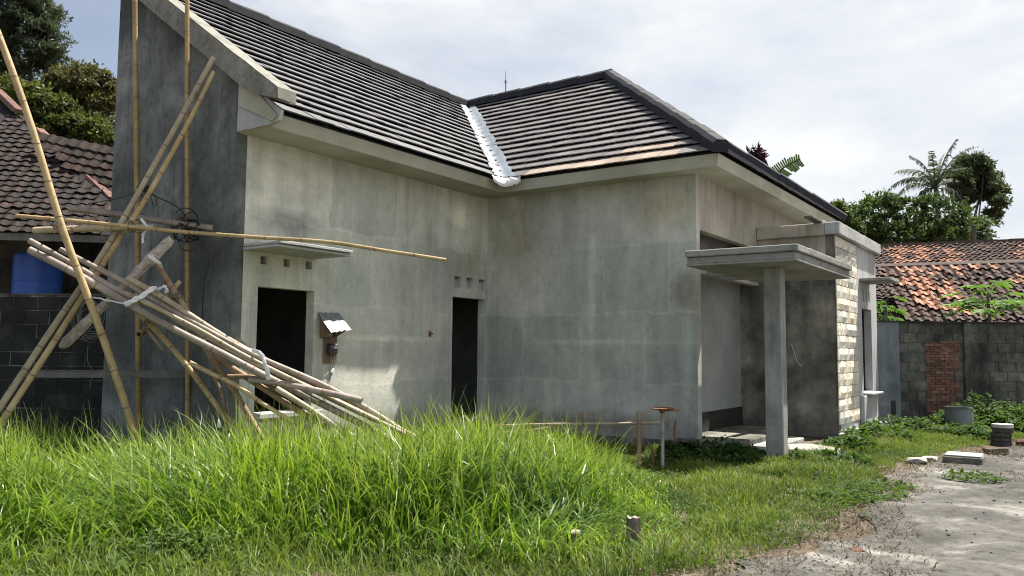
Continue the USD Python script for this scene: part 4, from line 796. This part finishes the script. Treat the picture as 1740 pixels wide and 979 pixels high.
nb, hb_ = 26, (1.86-.26)/26
for r in range(nb):
    u = bx0-(r % 2)*.11
    while u < bx1:
        a_, b_ = max(u, bx0), min(u+.215, bx1)
        if b_-a_ > .05: obj('brick', frame_box(A-N*.012+D*(a_+.004)+Z*(.26+r*hb_), D*(b_-a_-.008), N*(.012+rng.uniform(0, .012)), Z*(hb_-.011)), K[f'brick{random.choice([0, 0, 1, 2])}'], t)
        u += .225

# neighbour's roof beyond it
r0, r1 = at(1465, 420, 29.0), at(2000, 399, 27.5)          # ridge
e0, e1 = at(1440, 565, 23.5), at(2000, 556, 22.0)
t = thing('tiled_roof_house', 'neighbour house under a weathered orange clay tile roof at right', 'house', (*e0[:2], 0))
u = unit(r1-r0); dn = e0-r0; dn = dn-u*np.dot(dn, u); Ls = np.linalg.norm(dn); s = -unit(dn); o = r0-s*Ls-u*.6
rp = obj('roof_slope', (np.array([r0-u, r1, r1-s*Ls, r0-s*Ls-u])-Z*.03, np.array([[0, 1, 2], [0, 2, 3]])), K['dark'], t)
def mats_up(a, b):
    v = meshkit.noise(np.array([a*1.3, b*.5, 3.0]), 5)*.65+rng.random()*.35
    return 'clay1' if v > .70 else 'clay0' if v > .36 else 'clay2'
def seen_up(a, b):
    p_ = pix(o+u*a+s*b); return 1470 < p_[0] < 1760 and (p_[1] < 466 or p_[0] < 1610) and p_[1] < 552
rows = int(Ls/.21); tl = tiled_slope(t, rp, o, u, s, 12, rows, 44, mats_up, .028, (.205, Ls/rows), keep=seen_up)
tl.sort(key=lambda q: np.linalg.norm(q[0].mean(0)-EYE)); lay(tl, rp, 280)
nr = 22
for i in range(nr):
    a = r0-u*.6+u*(i*.42); obj('ridge_cap', hull([q+unit(np.cross(u, Z))*x_+Z*z_ for q in (a, a+u*.44) for x_, z_ in ((-.12, -.05), (-.08, .07+.012*(i % 2)), (.08, .07+.012*(i % 2)), (.12, -.05))]), K['clay2'], t)
# lower roof of shallower pitch in front
q0, q1 = at(1540, 453, 25.4), at(1990, 440, 24.4)
f0, f1 = at(1520, 566, 22.6), at(1990, 560, 21.4)
u = unit(q1-q0); dn = f0-q0; dn = dn-u*np.dot(dn, u); Ls = np.linalg.norm(dn); s = -unit(dn); q0 = q0-u*.9; o = q0-s*Ls
rp = obj('lower_roof_slope', (np.array([q0, q1, q1-s*Ls, q0-s*Ls])-Z*.03, np.array([[0, 1, 2], [0, 2, 3]])), K['dark'], t)
tl = tiled_slope(t, rp, o, u, s, 8, int(Ls/.27), 22, mats_up, .045, (.27, .27), keep=lambda a, b: pix(o+u*a+s*b)[0] < 1770, jit=.012)
lay(tl, rp, 280)
obj('flashing', frame_box(q0-Z*.02-u*.1, u*6.2, s*.16, Z*.05), K['clay2'], t)
obj('wall', frame_box((*(e0+FW*1.2-R_*.5)[:2], 0), np.array([*(R_*9)[:2], 0]), np.array([*FW[:2], 0])*.15, Z*3.0), K['block2'], t)

def upx_tree(): pass
D1 = 48
tree('hedge_tree', 'wide bushy green tree behind the tiled roof', 'tree', gnd(1540, 44), 9, [blob(1470, 385, 44, 38, 38), blob(1500, 355, 44, 40, 26), blob(1550, 372, 44, 42, 34), blob(1600, 365, 44, 46, 40), blob(1640, 392, 44, 40, 30), blob(1455, 362, 44, 22, 18), blob(1520, 400, 44, 60, 22), blob(1610, 405, 44, 60, 20), blob(1575, 345, 43, 20, 12), blob(1490, 340, 45, 14, 9), blob(1530, 348, 44, 12, 10)], 19000, .25, K['midleaf'], 31, .25, aspect=.5, clump=.72)
tree('hedge_tree', 'small dark tree tip beside the roof corner', 'tree', gnd(1424, 40), 8, [blob(1423, 352, 40, 13, 12), blob(1432, 372, 40, 14, 14), blob(1445, 395, 40, 20, 22)], 5000, .2, K['midleaf'], 32, .12, aspect=.5, clump=.5)
tree('broad_tree', 'tall rounded dark tree beside the palm', 'tree', gnd(1632, 52), 15, [blob(1648, 282, 52, 28, 20), blob(1668, 300, 53, 26, 20), blob(1632, 306, 51, 22, 20), blob(1690, 325, 52, 20, 17), blob(1660, 325, 53, 26, 15), blob(1700, 343, 51, 14, 12), blob(1686, 362, 52, 15, 9), blob(1640, 336, 52, 18, 10), blob(1676, 282, 52, 14, 10), blob(1692, 376, 52, 8, 7)], 15000, .30, K['dkleaf'], 33, .2, limbs=9, aspect=.4, clump=.7)
# slim extra stems of the broad tree show between crown and roof
T_ = '/World/broad_tree'
for a, b in (((1622, 400), (1616, 325)), ((1630, 395), (1640, 330)), ((1636, 385), (1665, 345))):
    obj('limb', tube(resample([at(a[0], a[1]+25, 52), at(*a, 52), at(*b, 52)], 8)[0], [.13, .12, .11, .10, .09, .08, .07, .06], 6), K['bark'], T_, smooth=True)
# coconut palm
b = gnd(1592, 50); top = at(1590, 322, 50)
t = thing('coconut_palm', 'coconut palm with ragged feathery fronds above the roofs', 'palm', b)
obj('trunk', tube(resample([b-Z*.2, b*.5+top*.5+R_*.3, top], 16)[0], np.linspace(.2, .13, 16), 9), K['bark'], t, smooth=True)
ends = [(1625, 237, 0), (1655, 248, 1), (1583, 258, -1), (1548, 265, 1), (1526, 290, -1), (1513, 318, 1), (1522, 336, -1), (1640, 285, -1), (1655, 320, 1), (1560, 345, 1), (1632, 345, 0), (1605, 262, 2), (1565, 300, 2), (1620, 310, 2), (1600, 350, -2)]
r4 = np.random.default_rng(9)
for ex, ey, dd in ends:
    e = at(ex, ey, 50+dd); mid = (top+e)/2+Z*(.35+.25*abs(ex-1590)/60)
    Q, L = resample([top, mid, e], 22)
    V, f = tube(Q, np.linspace(.05, .012, 22), 4, cap=False); ms = [(V, f)]
    dr = np.gradient(Q, axis=0); dr /= np.linalg.norm(dr, axis=1, keepdims=True)
    for k in range(3, 22):
        for sd in (-1, 1):
            for w_ in range(2):
                side = unit(np.cross(dr[k], Z)+r4.normal(0, .12, 3))*sd; ln = .62*(1-abs(k/21-.45))*r4.uniform(.7, 1.15)
                p0 = Q[k]+dr[k]*r4.uniform(-.06, .06); p1 = p0+side*ln*.5+dr[k]*ln*.35-Z*ln*.30; p2 = p1+side*ln*.2+dr[k]*ln*.2-Z*ln*.55
                n_ = unit(np.cross(p1-p0, dr[k]))*0+dr[k]*.028
                ms.append((np.array([p0-n_, p0+n_, p1+n_, p1-n_, p2]), np.array([[0, 1, 2], [0, 2, 3], [3, 2, 4]])))
    obj('frond', cat_(*ms), K['dkleaf'], t)
# utility pole and lines
b = gnd(1655, 40); top = at(1655, 384, 40)
t = thing('utility_pole', 'small dark utility pole above the tiled roof', 'utility pole', b)
obj('pole', tube([b, top], .10, 8), K['bark'], t); obj('crossarm', tube([top-Z*.3-R_*.35, top-Z*.3+R_*.35], .04, 6), K['bark'], t)
for k, (ex, ey) in enumerate([(1760, 432), (1790, 425)]):
    e = at(ex, ey, 33); P = np.array([top-Z*.3+R_*(.3-.5*k)+(e-top)*f-Z*.9*f*(1-f) for f in np.linspace(0, 1, 16)]); obj('line', tube(P, .012, 4, cap=False), K['wire'], t)

def palmate(name, label, base, h, n, mat, seed, size=.42, spread=.6, catg='plant'):
    """A papaya-like plant: a bare stem and long-stalked lobed leaves."""
    r = np.random.default_rng(seed); base = np.array(base, float); t = thing(name, label, catg, base)
    obj('stem', tube(resample([base-Z*.1, base+Z*h*.5+R_*.05, base+Z*h], 8)[0], np.linspace(.06, .035, 8), 7), K['bark'], t, smooth=True)
    for i in range(n):
        a = i*2.4+r.uniform(-.3, .3); el = r.uniform(-.35, .75); d = np.array([math.cos(a)*math.cos(el), math.sin(a)*math.cos(el), math.sin(el)])
        s0 = base+Z*(h-r.uniform(0, .5)); e = s0+d*spread*r.uniform(.6, 1.2)
        q, _ = resample([s0, (s0+e)/2+Z*.06, e], 6); ms = [tube(q, .008, 4, cap=False)]
        x = unit(np.array([d[0], d[1], 0])); y = np.cross(Z, x); tilt = r.uniform(-.5, -.1)
        for k in range(7):
            th = (k-3)*.62; l = size*(1-.10*abs(k-3))*r.uniform(.85, 1.1); v = unit(x*math.cos(th)+y*math.sin(th)+Z*(tilt*math.cos(th))); w = unit(np.cross(v, Z))
            ms.append((np.array([e, e+v*l*.45+w*l*.13-Z*.02, e+v*l*.7+w*l*.10, e+v*l-Z*.05, e+v*l*.7-w*l*.10, e+v*l*.45-w*l*.13-Z*.02]), np.array([[0, 1, 2], [0, 2, 3], [0, 3, 4], [0, 4, 5]])))
        obj('leaf', cat_(*ms), mat, t)
palmate('papaya_plant', 'papaya plant spreading above the boundary wall at the right edge', gnd(1682, 20.0), 3.0, 22, K['papaya'], 41, .42, .75)
palmate('papaya_plant', 'young papaya plant between the house end and the tiled roof', gnd(1506, 20.2), 2.9, 12, K['papaya'], 42, .32, .42)
# banana and purple plant tips behind the roof
b = gnd(1318, 30); t = thing('banana_plant', 'banana plant whose torn leaf rises behind the roof edge', 'banana plant', b)
s0 = at(1300, 330, 30); obj('stem', tube(resample([b, s0], 8)[0], np.linspace(.18, .08, 8), 9), K['banana'], t, smooth=True)
def banana_leaf(pts, wid, seed):
    r = np.random.default_rng(seed); Q, L = resample([at(*q) for q in pts], 26); dr = np.gradient(Q, axis=0); dr /= np.linalg.norm(dr, axis=1, keepdims=True)
    ms = [tube(Q, np.linspace(.04, .012, 26), 5, cap=False)]
    for k in range(6, 25):
        for sd in (-1, 1):
            if r.random() < .07: continue
            side = unit(np.cross(dr[k], -FW))*sd; w = wid*(1-((k-15)/13)**2)**.5*r.uniform(.75, 1.1); e = dr[k]*L/26*.5*r.uniform(.95, 1.1); dp = -Z*w*.25 if sd < 0 else Z*0
            ms.append((np.array([Q[k]-e, Q[k]+e, Q[k]+e*.85+side*w+dp+dr[k]*w*.3, Q[k]-e*.8+side*w+dp+dr[k]*w*.3]), np.array([[0, 1, 2], [0, 2, 3]])))
    return cat_(*ms)
obj('leaf', banana_leaf([(1300, 330, 30), (1318, 298, 30), (1340, 280, 29.6), (1361, 270, 29.3)], .36, 1), K['banana'], t)
obj('leaf', banana_leaf([(1300, 330, 30), (1290, 320, 30), (1275, 318, 30.4), (1262, 330, 30.6)], .34, 2), K['banana'], t)
b = gnd(1290, 27); t = thing('purple_shrub', 'dark purple leaf tuft just above the roof edge', 'shrub', b)
obj('stem', tube(resample([b, at(1289, 275, 27)], 8)[0], np.linspace(.06, .02, 8), 6), K['bark'], t); obj('crown', leaves(260, [blob(1287, 263, 27, 10, 11), blob(1291, 272, 27, 7, 9), blob(1277, 262, 27, 6, 4)], .26, 51, aspect=.35, clump=.2), K['purple'], t)

# ------------------------------------------------------------------ small things in the yard
def stick(p0, p1, r, sides=8): return tube([p0, p1], r, sides)
q = at(994, 775, z=0); t = thing('fence_post', 'left weathered bamboo post of the low rail, deep in grass', 'post', q); obj('post', tube(resample([q-Z*.2, q+Z*.40, q+Z*.66], 6)[0], .028, 9, hollow=.7), K['bamboo_b'], t, smooth=45); obj('node', tube([q+Z*.5-Z*.01, q+Z*.5+Z*.01], .031, 9), K['node'], t)
q = at(1086, 792, z=0); t = thing('fence_post', 'right bamboo post of the low rail, standing clear of the grass', 'post', q); obj('post', tube(resample([q-Z*.2, q+Z*.40, q+Z*.73], 6)[0], .032, 10, hollow=.7), K['bamboo_b'], t, smooth=45); obj('node', tube([q+Z*.33, q+Z*.345], .035, 9), K['node'], t)
pole('thin level rail tied to the low posts before the blank wall', [(840, 724, 11.9), (915, 721, 11.8), (994, 720, 11.62), (1086, 719, 11.35), (1122, 718, 11.3)], (.02, .026), B['bamboo_p'], nodes=.5)
pole('second thin dark stick lying along the left end of the rail', [(846, 735, 11.7), (900, 731, 11.7), (932, 726, 11.7)], (.016, .02), B['bamboo_b'], nodes=.5)
q = at(1126, 797, z=0); t = thing('standpipe', 'thin metal pipe with a flat rusty disc on top', 'standpipe', q)
zt = q[2]+.80
obj('pipe', tube([q-Z*.2, q+Z*(zt-.02)], .024, 10), K['pipe'], t, smooth=45); obj('collar', tube([q+Z*(zt-.06), q+Z*(zt-.01)], [.03, .06], 10), K['rust'], t)
obj('disc', tube([q+Z*(zt-.012), q+Z*zt, q+Z*(zt+.006), q+Z*(zt+.010)], [.15, .175, .175, .165], 20), K['rust'], t); obj('wood_strip', frame_box(q+Z*(zt-.03)-R_*.02+FW*-.08, R_*.24, FW*.05, Z*.02), K['ply'], t)
q = at(1146, 752, 11.9); t = thing('rusty_stick', 'short rusty rod upright behind the standpipe', 'rod', q); obj('rod', tube(resample([at(1145, 762, 11.9), at(1146, 735, 11.9), at(1148, 714, 11.9)], 6)[0], .014, 6), K['rust'], t)
q = at(1109, 795, z=0); t = thing('rusty_stick', 'rusty rod sticking out of the grass between post and pipe', 'rod', q); obj('rod', tube([q-Z*.1, q+Z*.24], .013, 6), K['rust'], t)
def stump(label, px, py, h, r, mat, seed, name='cut_stump', lean=(0, 0)):
    rr = np.random.default_rng(seed); q = at(px, py, z=0); t = thing(name, label, 'stump', q)
    n = 14; a = np.linspace(0, 2*np.pi, n, endpoint=False); V = []
    for k, (zz, s) in enumerate([(-.1, 1.15), (h*.3, 1.0), (h*.8, .95), (h, .92)]):
        for b_ in a: V.append(q+np.array([math.cos(b_), math.sin(b_), 0])*r*s*(1+.12*math.sin(3*b_+seed)+rr.normal(0, .04))+Z*(zz+rr.normal(0, .008))+np.array([*lean, 0])*zz)
    V.append(q+Z*(h-.01)+np.array([*lean, 0])*h); ii, jj = np.meshgrid(np.arange(3), np.arange(n), indexing='ij')
    qd = np.stack([ii*n+jj, ii*n+(jj+1) % n, (ii+1)*n+(jj+1) % n, (ii+1)*n+jj], -1).reshape(-1, 4); f = np.vstack([qd[:, [0, 1, 2]], qd[:, [0, 2, 3]]])
    obj('trunk', (np.array(V), f), mat, t); obj('cut_face', (np.array([*V[3*n:4*n], V[4*n]]), np.array([[k, (k+1) % n, n] for k in range(n)])), K['timber'], t)
stump('dark round stump at the front edge of the tall grass', 1076, 936, .26, .058, K['bark'], 61)
stump('mossy grey stump half hidden in grass left of the dark stump', 976, 950, .20, .06, K['block1'], 62)
# right: concrete ring, stack, slab, rubble
q = at(1630, 737, z=0); t = thing('concrete_pipe', 'upright grey concrete pipe section against the boundary wall', 'concrete pipe', q)
obj('body', tube(resample([q-Z*.1, q+Z*.25, q+Z*.52], 6)[0], [.27, .265, .26, .26, .25, .25], 22, hollow=.82), K['wallgrey'], t, smooth=40); obj('rim', tube([q+Z*.49, q+Z*.53], [.258, .252], 22, cap=False), K['block0'], t)
q = at(1703, 757, z=0); t = thing('paver_stack', 'small stack of round grey pavers in the weeds', 'stack', q)
for k in range(5):
    c = q+np.array([rng.uniform(-.02, .02), rng.uniform(-.02, .02), k*.075]); obj('paver', tube([c, c+Z*.008, c+Z*.062, c+Z*.07], [.15, .165, .165, .15], 14), K['block0' if k < 4 else 'palecon'], t)
q = at(1637, 786, z=0); t = thing('concrete_slab', 'low square concrete slab lying at the edge of the yard', 'slab', q)
obj('slab', cbx(q[0]-.25, q[0]+.25, q[1]-.26, q[1]+.24, -.02, .11, .02), K['stained'], t); obj('screed', cbx(q[0]-.23, q[0]+.23, q[1]-.24, q[1]+.22, .107, .125, .006), K['palecon'], t)
def rubble(label, px, py, sx, sy, sz, mat, seed, rot=0., name='rubble_piece', catg='rubble'):
    rr = np.random.default_rng(seed); q = at(px, py, z=0); a = rr.uniform(-1, 1, (30, 3)); a /= np.maximum(np.abs(a).max(1, keepdims=True), .01)
    a = a*rr.uniform(.7, 1, (30, 1))*np.array([sx, sy, sz]); c_, s_ = math.cos(rot), math.sin(rot); a = a @ np.array([[c_, s_, 0], [-s_, c_, 0], [0, 0, 1]])
    v, f = hull(a+q+Z*sz*.55); obj(name, (v, f), mat, label=label, cat=catg)
rubble('large flat pale concrete spill beside the column', 1378, 765, .55, .42, .05, K['lime'], 1, .3, 'concrete_spill', 'concrete spill')
rubble('long white plaster fragment pointing at the yard', 1412, 776, .34, .10, .05, K['lime'], 2, 2.6)
rubble('small white chip at the yard edge', 1493, 796, .16, .03, .02, K['lime'], 3, 2.4)
rubble('pale broken plaster heap in the low grass', 1558, 786, .18, .14, .05, K['lime'], 4)
rubble('second pale plaster piece right of the heap', 1580, 783, .15, .10, .045, K['lime'], 5)
rubble('reddish brick fragment lying on the open yard', 1457, 937, .07, .05, .012, K['brick0'], 6, .5, 'brick_fragment', 'brick')
rubble('brown clod of soil right of the concrete slab', 1692, 770, .26, .2, .07, K['soil'], 7, .2, 'soil_clod', 'soil clod')
rubble('red brick bat at the right edge by the paver stack', 1738, 757, .16, .12, .07, K['brick1'], 8, .2, 'brick_fragment', 'brick')
rubble('flat stepping stone sunk in the low grass', 1345, 831, .34, .16, .025, K['stained'], 9, .5, 'stepping_stone', 'stone')
q = at(1435, 769, z=0); rubble('scrap of blue plastic in the weeds before the front room', 1437, 768, .09, .05, .03, K['blue'], 12, .4, 'plastic_scrap', 'plastic scrap')
for i, (px_, py_) in enumerate([(372, 720), (388, 742)]):
    p = at(px_, py_, 9.6); v, f = hull(p+np.random.default_rng(70+i).normal(0, 1, (20, 3))*np.array([.014, .014, .03])); obj('white_rag', (v, f), K['cloth'], label=['white rag caught on stalks left of the crooked stick', 'lower white rag down in the grass by the window'][i], cat='rag')
# pebbles scattered on the yard
r5 = np.random.default_rng(77); ms = []
for _ in range(420):
    x_, y_ = r5.uniform(4, 17), r5.uniform(-1.5, 3)
    if yp.contains(Point(x_, y_)):
        s_ = r5.uniform(.006, .022)*(2 if r5.random() < .06 else 1); a = r5.normal(0, 1, (8, 3)); a /= np.linalg.norm(a, axis=1, keepdims=True); ms.append(hull(a*s_*np.array([1.2, 1, .6])+np.array([x_, y_, ground_z(x_, y_)+.006+s_*.3])))
obj('pebbles', cat_(*ms), K['yard'], kind='stuff', label='small pebbles and crumbs scattered over the yard', cat='pebbles')

# ------------------------------------------------------------------ grass and weeds
def blades(base, L, az, th0, th1, w, seg=5, taper=.75):
    n = len(base); t = np.linspace(0, 1, seg+1); dirh = np.stack([np.cos(az), np.sin(az), np.zeros(n)], 1)
    P = [base.copy()]
    for k in range(seg):
        th = th0+th1*((k+.5)/seg)**1.6; st = L/seg
        P.append(P[-1]+(dirh*np.sin(th)[:, None]+Z*np.cos(th)[:, None])*st[:, None])
    P = np.stack(P, 1); tw = az+np.pi/2+rng.uniform(-.9, .9, n); s = np.stack([np.cos(tw), np.sin(tw), np.zeros(n)], 1)
    wd = w[:, None]*np.clip(.55+1.2*t[None, :], 0, 1)*(1-t[None, :]**2.2)*.5+.0004
    V = np.stack([P-s[:, None]*wd[..., None], P+s[:, None]*wd[..., None]], 2).reshape(n, -1, 3)
    k = np.arange(seg)*2; q = np.stack([k, k+1, k+3, k+2], 1); m = V.shape[1]
    f = (q[None]+(np.arange(n)*m)[:, None, None]).reshape(-1, 4)
    uv = np.stack([np.tile(np.repeat([0., 1.], 1), (seg+1)), np.repeat(t, 2)], 1); uv = np.tile(uv, (n, 1))
    return V.reshape(-1, 3), np.vstack([f[:, [0, 1, 2]], f[:, [0, 2, 3]]]), uv
def scatter(poly, n, seed, clump=0., cs=.5):
    r = np.random.default_rng(seed); x0, y0, x1, y1 = poly.bounds; out = np.zeros((0, 2))
    while len(out) < n:
        p = np.stack([r.uniform(x0, x1, n*2), r.uniform(y0, y1, n*2)], 1); p = p[shapely.contains_xy(poly, p[:, 0], p[:, 1])]
        if clump: p = p[meshkit.fbm(np.c_[p/cs, np.zeros(len(p))], 3, seed) > r.uniform(0, 1, len(p))*clump+.5-clump*.5]
        out = np.vstack([out, p])
    return out[:n]
tall = Polygon([(1.2, 7.3), (2.0, 6.3), (2.6, 6.0), (3.3, 5.6), (3.85, 5.15), (4.3, 4.3), (4.85, 3.4), (5.25, 3.0), (5.9, 2.7), (6.7, 2.85), (7.6, 3.25), (8.6, 3.75), (9.6, 4.45), (10.3, 5.1), (11.2, 6.1), (12.3, 7.1), (12.5, 9.1), (6.72, 9.2), (6.70, 12.2), (5.5, 15.0), (2.0, 12.5)])
tall = Polygon(ragged(list(tall.exterior.coords)[:-1], .3, .22, 8)).buffer(0)
N = 40000; p = scatter(tall, N, 5, .85, .38)
px_ = pix(np.c_[p, np.zeros(N)]); hx = np.interp(px_[:, 0], [-100, 0, 200, 300, 400, 500, 600, 680, 760, 840, 900, 960, 1030, 1090, 1160], [.72, .74, .68, .70, .79, .81, .76, .80, .85, .85, .78, .70, .58, .40, .25])
dist = shapely.distance(tall.exterior, shapely.points(p[:, 0], p[:, 1]))
hx = hx*np.clip(.36+dist/1.5, .36, 1.0)*np.interp(px_[:, 2], [0, 8.8, 10.2, 12.5], [1, 1, .72, .48])*(.72+.55*meshkit.fbm(np.c_[p*1.1, np.zeros(N)], 3, 2))
L = hx*rng.uniform(.6, 1.45, N)
gz_ = ground_z(p[:, 0], p[:, 1]); base = np.c_[p, gz_-.02]
flat = np.clip((meshkit.fbm(np.c_[p*.9, np.full(N, 7.)], 2, 31)-.52)*6, 0, 1)
az_ = np.where(rng.random(N) < .55, meshkit.fbm(np.c_[p*.8, np.full(N, 3.)], 2, 33)*9+rng.normal(0, .6, N), rng.uniform(0, 2*np.pi, N))
V, f, uv = blades(base, L, az_, np.abs(rng.normal(.10, .16, N))+flat*.45, np.abs(rng.normal(1.35, .8, N)), rng.uniform(.009, .024, N), 7)
obj('tall_grass', (V, f), K['tall'], label='tall wild bright green grass covering the left of the plot', cat='grass', kind='stuff', uv=uv)
# scattered taller stalks
N = 700; p = scatter(tall.buffer(-.5), N, 15); px_ = pix(np.c_[p, np.zeros(N)]); L = np.interp(px_[:, 0], [0, 600, 760, 900, 1050, 1150], [.95, 1.0, 1.18, 1.12, .75, .4])*rng.uniform(.75, 1.1, N)*np.interp(px_[:, 2], [0, 9, 10.5, 12.5], [1, 1, .8, .65])
V, f, uv = blades(np.c_[p, ground_z(p[:, 0], p[:, 1])], L, rng.uniform(0, 2*np.pi, N), np.abs(rng.normal(.05, .12, N)), np.abs(rng.normal(.6, .5, N)), rng.uniform(.007, .012, N), 6)
obj('grass_stalks', (V, f), K['tall'], label='single taller stalks standing out of the tall grass', cat='grass', kind='stuff', uv=uv)
# low grass to the right and along the front
low = Polygon([(5.6, 2.3), (6.6, 2.05), (7.6, 1.75), (8.6, 1.9), (9.8, 1.95), (11.3, 2.1), (12.4, 2.15), (13.4, 1.9), (14.6, 1.75), (16.2, 1.4), (18.2, .4), (19.3, 1.2), (19.2, 2.6), (18, 3.2), (15.6, 3.35), (14.4, 3.6), (12.6, 3.9), (12.2, 4.9), (12.5, 6.5), (12.4, 7.4), (10.2, 5.2), (8.6, 3.9), (6.9, 2.9), (5.6, 2.85)])
low = Polygon(ragged(list(low.exterior.coords)[:-1], .25, .30, 18)).buffer(0)
N = 56000; p = scatter(low, N, 6, 1.0, .35); dist = shapely.distance(low.exterior, shapely.points(p[:, 0], p[:, 1])); d_ = np.hypot(p[:, 0], p[:, 1])
L = (.04+.26*np.clip(dist/.7, 0, 1)*np.clip(meshkit.fbm(np.c_[p*1.7, np.zeros(N)], 4, 7)-.25, 0, 1))*rng.uniform(.6, 1.6, N)
V, f, uv = blades(np.c_[p, ground_z(p[:, 0], p[:, 1])-.005], L, rng.uniform(0, 2*np.pi, N), np.abs(rng.normal(.25, .3, N)), np.abs(rng.normal(.8, .5, N)), rng.uniform(.005, .012, N), 4)
obj('low_grass', (V, f), K['short'], label='short patchy grass between the tall grass and the yard', cat='grass', kind='stuff', uv=uv)
front = Polygon(ragged([(.6, 6.3), (1.8, 5.4), (2.6, 4.8), (3.2, 4.2), (3.7, 3.5), (4.3, 2.75), (5.0, 2.5), (5.8, 2.25), (6.1, 2.9), (5.3, 3.5), (4.6, 4.7), (4.0, 5.8), (3.0, 6.7), (1.2, 7.7)], .25, .12, 28)).buffer(0)
N = 12000; p = scatter(front, N, 16, 1.0, .30); L = rng.uniform(.05, .30, N)
V, f, uv = blades(np.c_[p, ground_z(p[:, 0], p[:, 1])-.005], L, rng.uniform(0, 2*np.pi, N), np.abs(rng.normal(.3, .3, N)), np.abs(rng.normal(.9, .5, N)), rng.uniform(.005, .010, N), 4)
obj('front_grass', (V, f), K['short'], label='ragged short grass along the near edge', cat='grass', kind='stuff', uv=uv)
# dry weeds fringing the yard
fr = yw.buffer(.30).intersection(sbox(3, -1, 19, 7)).difference(yw.buffer(-.50)).union(affinity.scale(Point(6.6, 1.25).buffer(.5), 1.4, .8)).union(Point(12.3, .62).buffer(.5)).union(Point(14.6, .6).buffer(.5))
N = 17000; p = scatter(fr, N, 26, 1.0, .40); L = rng.uniform(.015, .07, N)
V, f, uv = blades(np.c_[p, ground_z(p[:, 0], p[:, 1])], L, rng.uniform(0, 2*np.pi, N), np.abs(rng.normal(1.15, .3, N)), np.abs(rng.normal(.4, .3, N)), rng.uniform(.006, .014, N), 3)
obj('dry_weeds', (V, f), K['dry'], label='brown dried weeds fringing the yard', cat='weeds', kind='stuff', uv=uv)
# broad-leaved weeds: patches of small leaves on short stalks
def weeds(name, label, spots, n, size, seed, mat=None):
    r = np.random.default_rng(seed); P = []
    for (x_, y_), rad, h, k in spots:
        m = int(n*k); a = r.uniform(0, 2*np.pi, m); rr = rad*np.sqrt(r.uniform(0, 1, m)); cl = meshkit.noise(np.stack([x_+rr*np.cos(a), y_+rr*np.sin(a), a*0], 1)*5, seed)
        P.append(np.stack([x_+rr*np.cos(a), y_+rr*np.sin(a), h*(1-(rr/rad)**2*.7)*(.35+.9*cl)*r.uniform(.3, 1, m)+.01], 1))
    p = np.vstack(P); n = len(p); az = r.uniform(0, 2*np.pi, n); el = r.normal(.15, .4, n)
    a = np.stack([np.cos(az)*np.cos(el), np.sin(az)*np.cos(el), np.sin(el)], 1); b = np.cross(a, Z+r.normal(0, .3, (n, 3))); b /= np.linalg.norm(b, axis=1, keepdims=True); c = np.cross(b, a)
    L = size*r.uniform(.55, 1.3, (n, 1)); w = L*.32
    V = np.stack([p, p+a*L*.45+b*w+c*L*.08, p+a*L-c*L*.10, p+a*L*.45-b*w+c*L*.08], 1).reshape(-1, 3); k = np.arange(n)*4
    obj(name, (V, np.vstack([np.stack([k, k+1, k+2], 1), np.stack([k, k+2, k+3], 1)])), mat or K['weed'], label=label, cat='weeds', kind='stuff', uv=np.tile([[.5, .1], [.5, .2], [.5, .3], [.5, .2]], (n, 1)))
gp = lambda px, py: tuple(at(px, py, z=0)[:2])
weeds('broad_weeds', 'low broad-leaved weeds in the grass at the lower left', [(gp(240, 965), .42, .26, .5), (gp(300, 950), .3, .2, .3), (gp(500, 900), .5, .45, .3), (gp(190, 985), .3, .2, .2), (gp(560, 880), .6, .55, .6), (gp(640, 860), .5, .6, .5), (gp(380, 950), .5, .2, .3), (gp(760, 950), .5, .22, .3), (gp(980, 940), .5, .2, .3)], 1500, .06, 71)
weeds('shade_weeds', 'dark leafy weeds in the shade at the foot of the blank wall', [(gp(1180, 785), .5, .30, .5), (gp(1230, 785), .5, .32, .6), (gp(1265, 780), .35, .26, .4), (gp(1352, 790), .22, .22, .2), (gp(1150, 775), .3, .25, .3)], 2600, .075, 72)
lowpts = scatter(low, 70, 46, 1.0, .5)
weeds('clover_weeds', 'tiny-leaved weeds spread through the low grass', [((float(a), float(b)), .38, .12, .05) for a, b in lowpts], 4000, .035, 76)
weeds('wall_weeds', 'leafy weeds along the foot of the boundary wall', [(gp(1500, 748), .7, .28, .5), (gp(1550, 738), .9, .32, .7), (gp(1600, 735), .8, .40, .6), (gp(1665, 728), .9, .62, .9), (gp(1720, 728), .9, .55, .8), (gp(1760, 735), .9, .6, .6), (gp(1640, 745), .6, .22, .4), (gp(1450, 765), .5, .2, .4), (gp(1420, 790), .5, .16, .3)], 3000, .10, 73)
pts_ = scatter(fr, 44, 36, 1.0, .45)
weeds('withered_weeds', 'withered brown creeping weeds along the yard edge', [((float(a), float(b)), .30, .05, .05) for a, b in pts_], 1700, .026, 75, K['dry'])
weeds('creeping_weeds', 'creeping leafy patch in the low grass by the yard', [(gp(1460, 840), .5, .10, .35), (gp(1500, 828), .35, .08, .2), (gp(1420, 850), .4, .12, .3), (gp(1390, 812), .4, .12, .3), (gp(1650, 815), .35, .1, .2)], 1500, .06, 74)
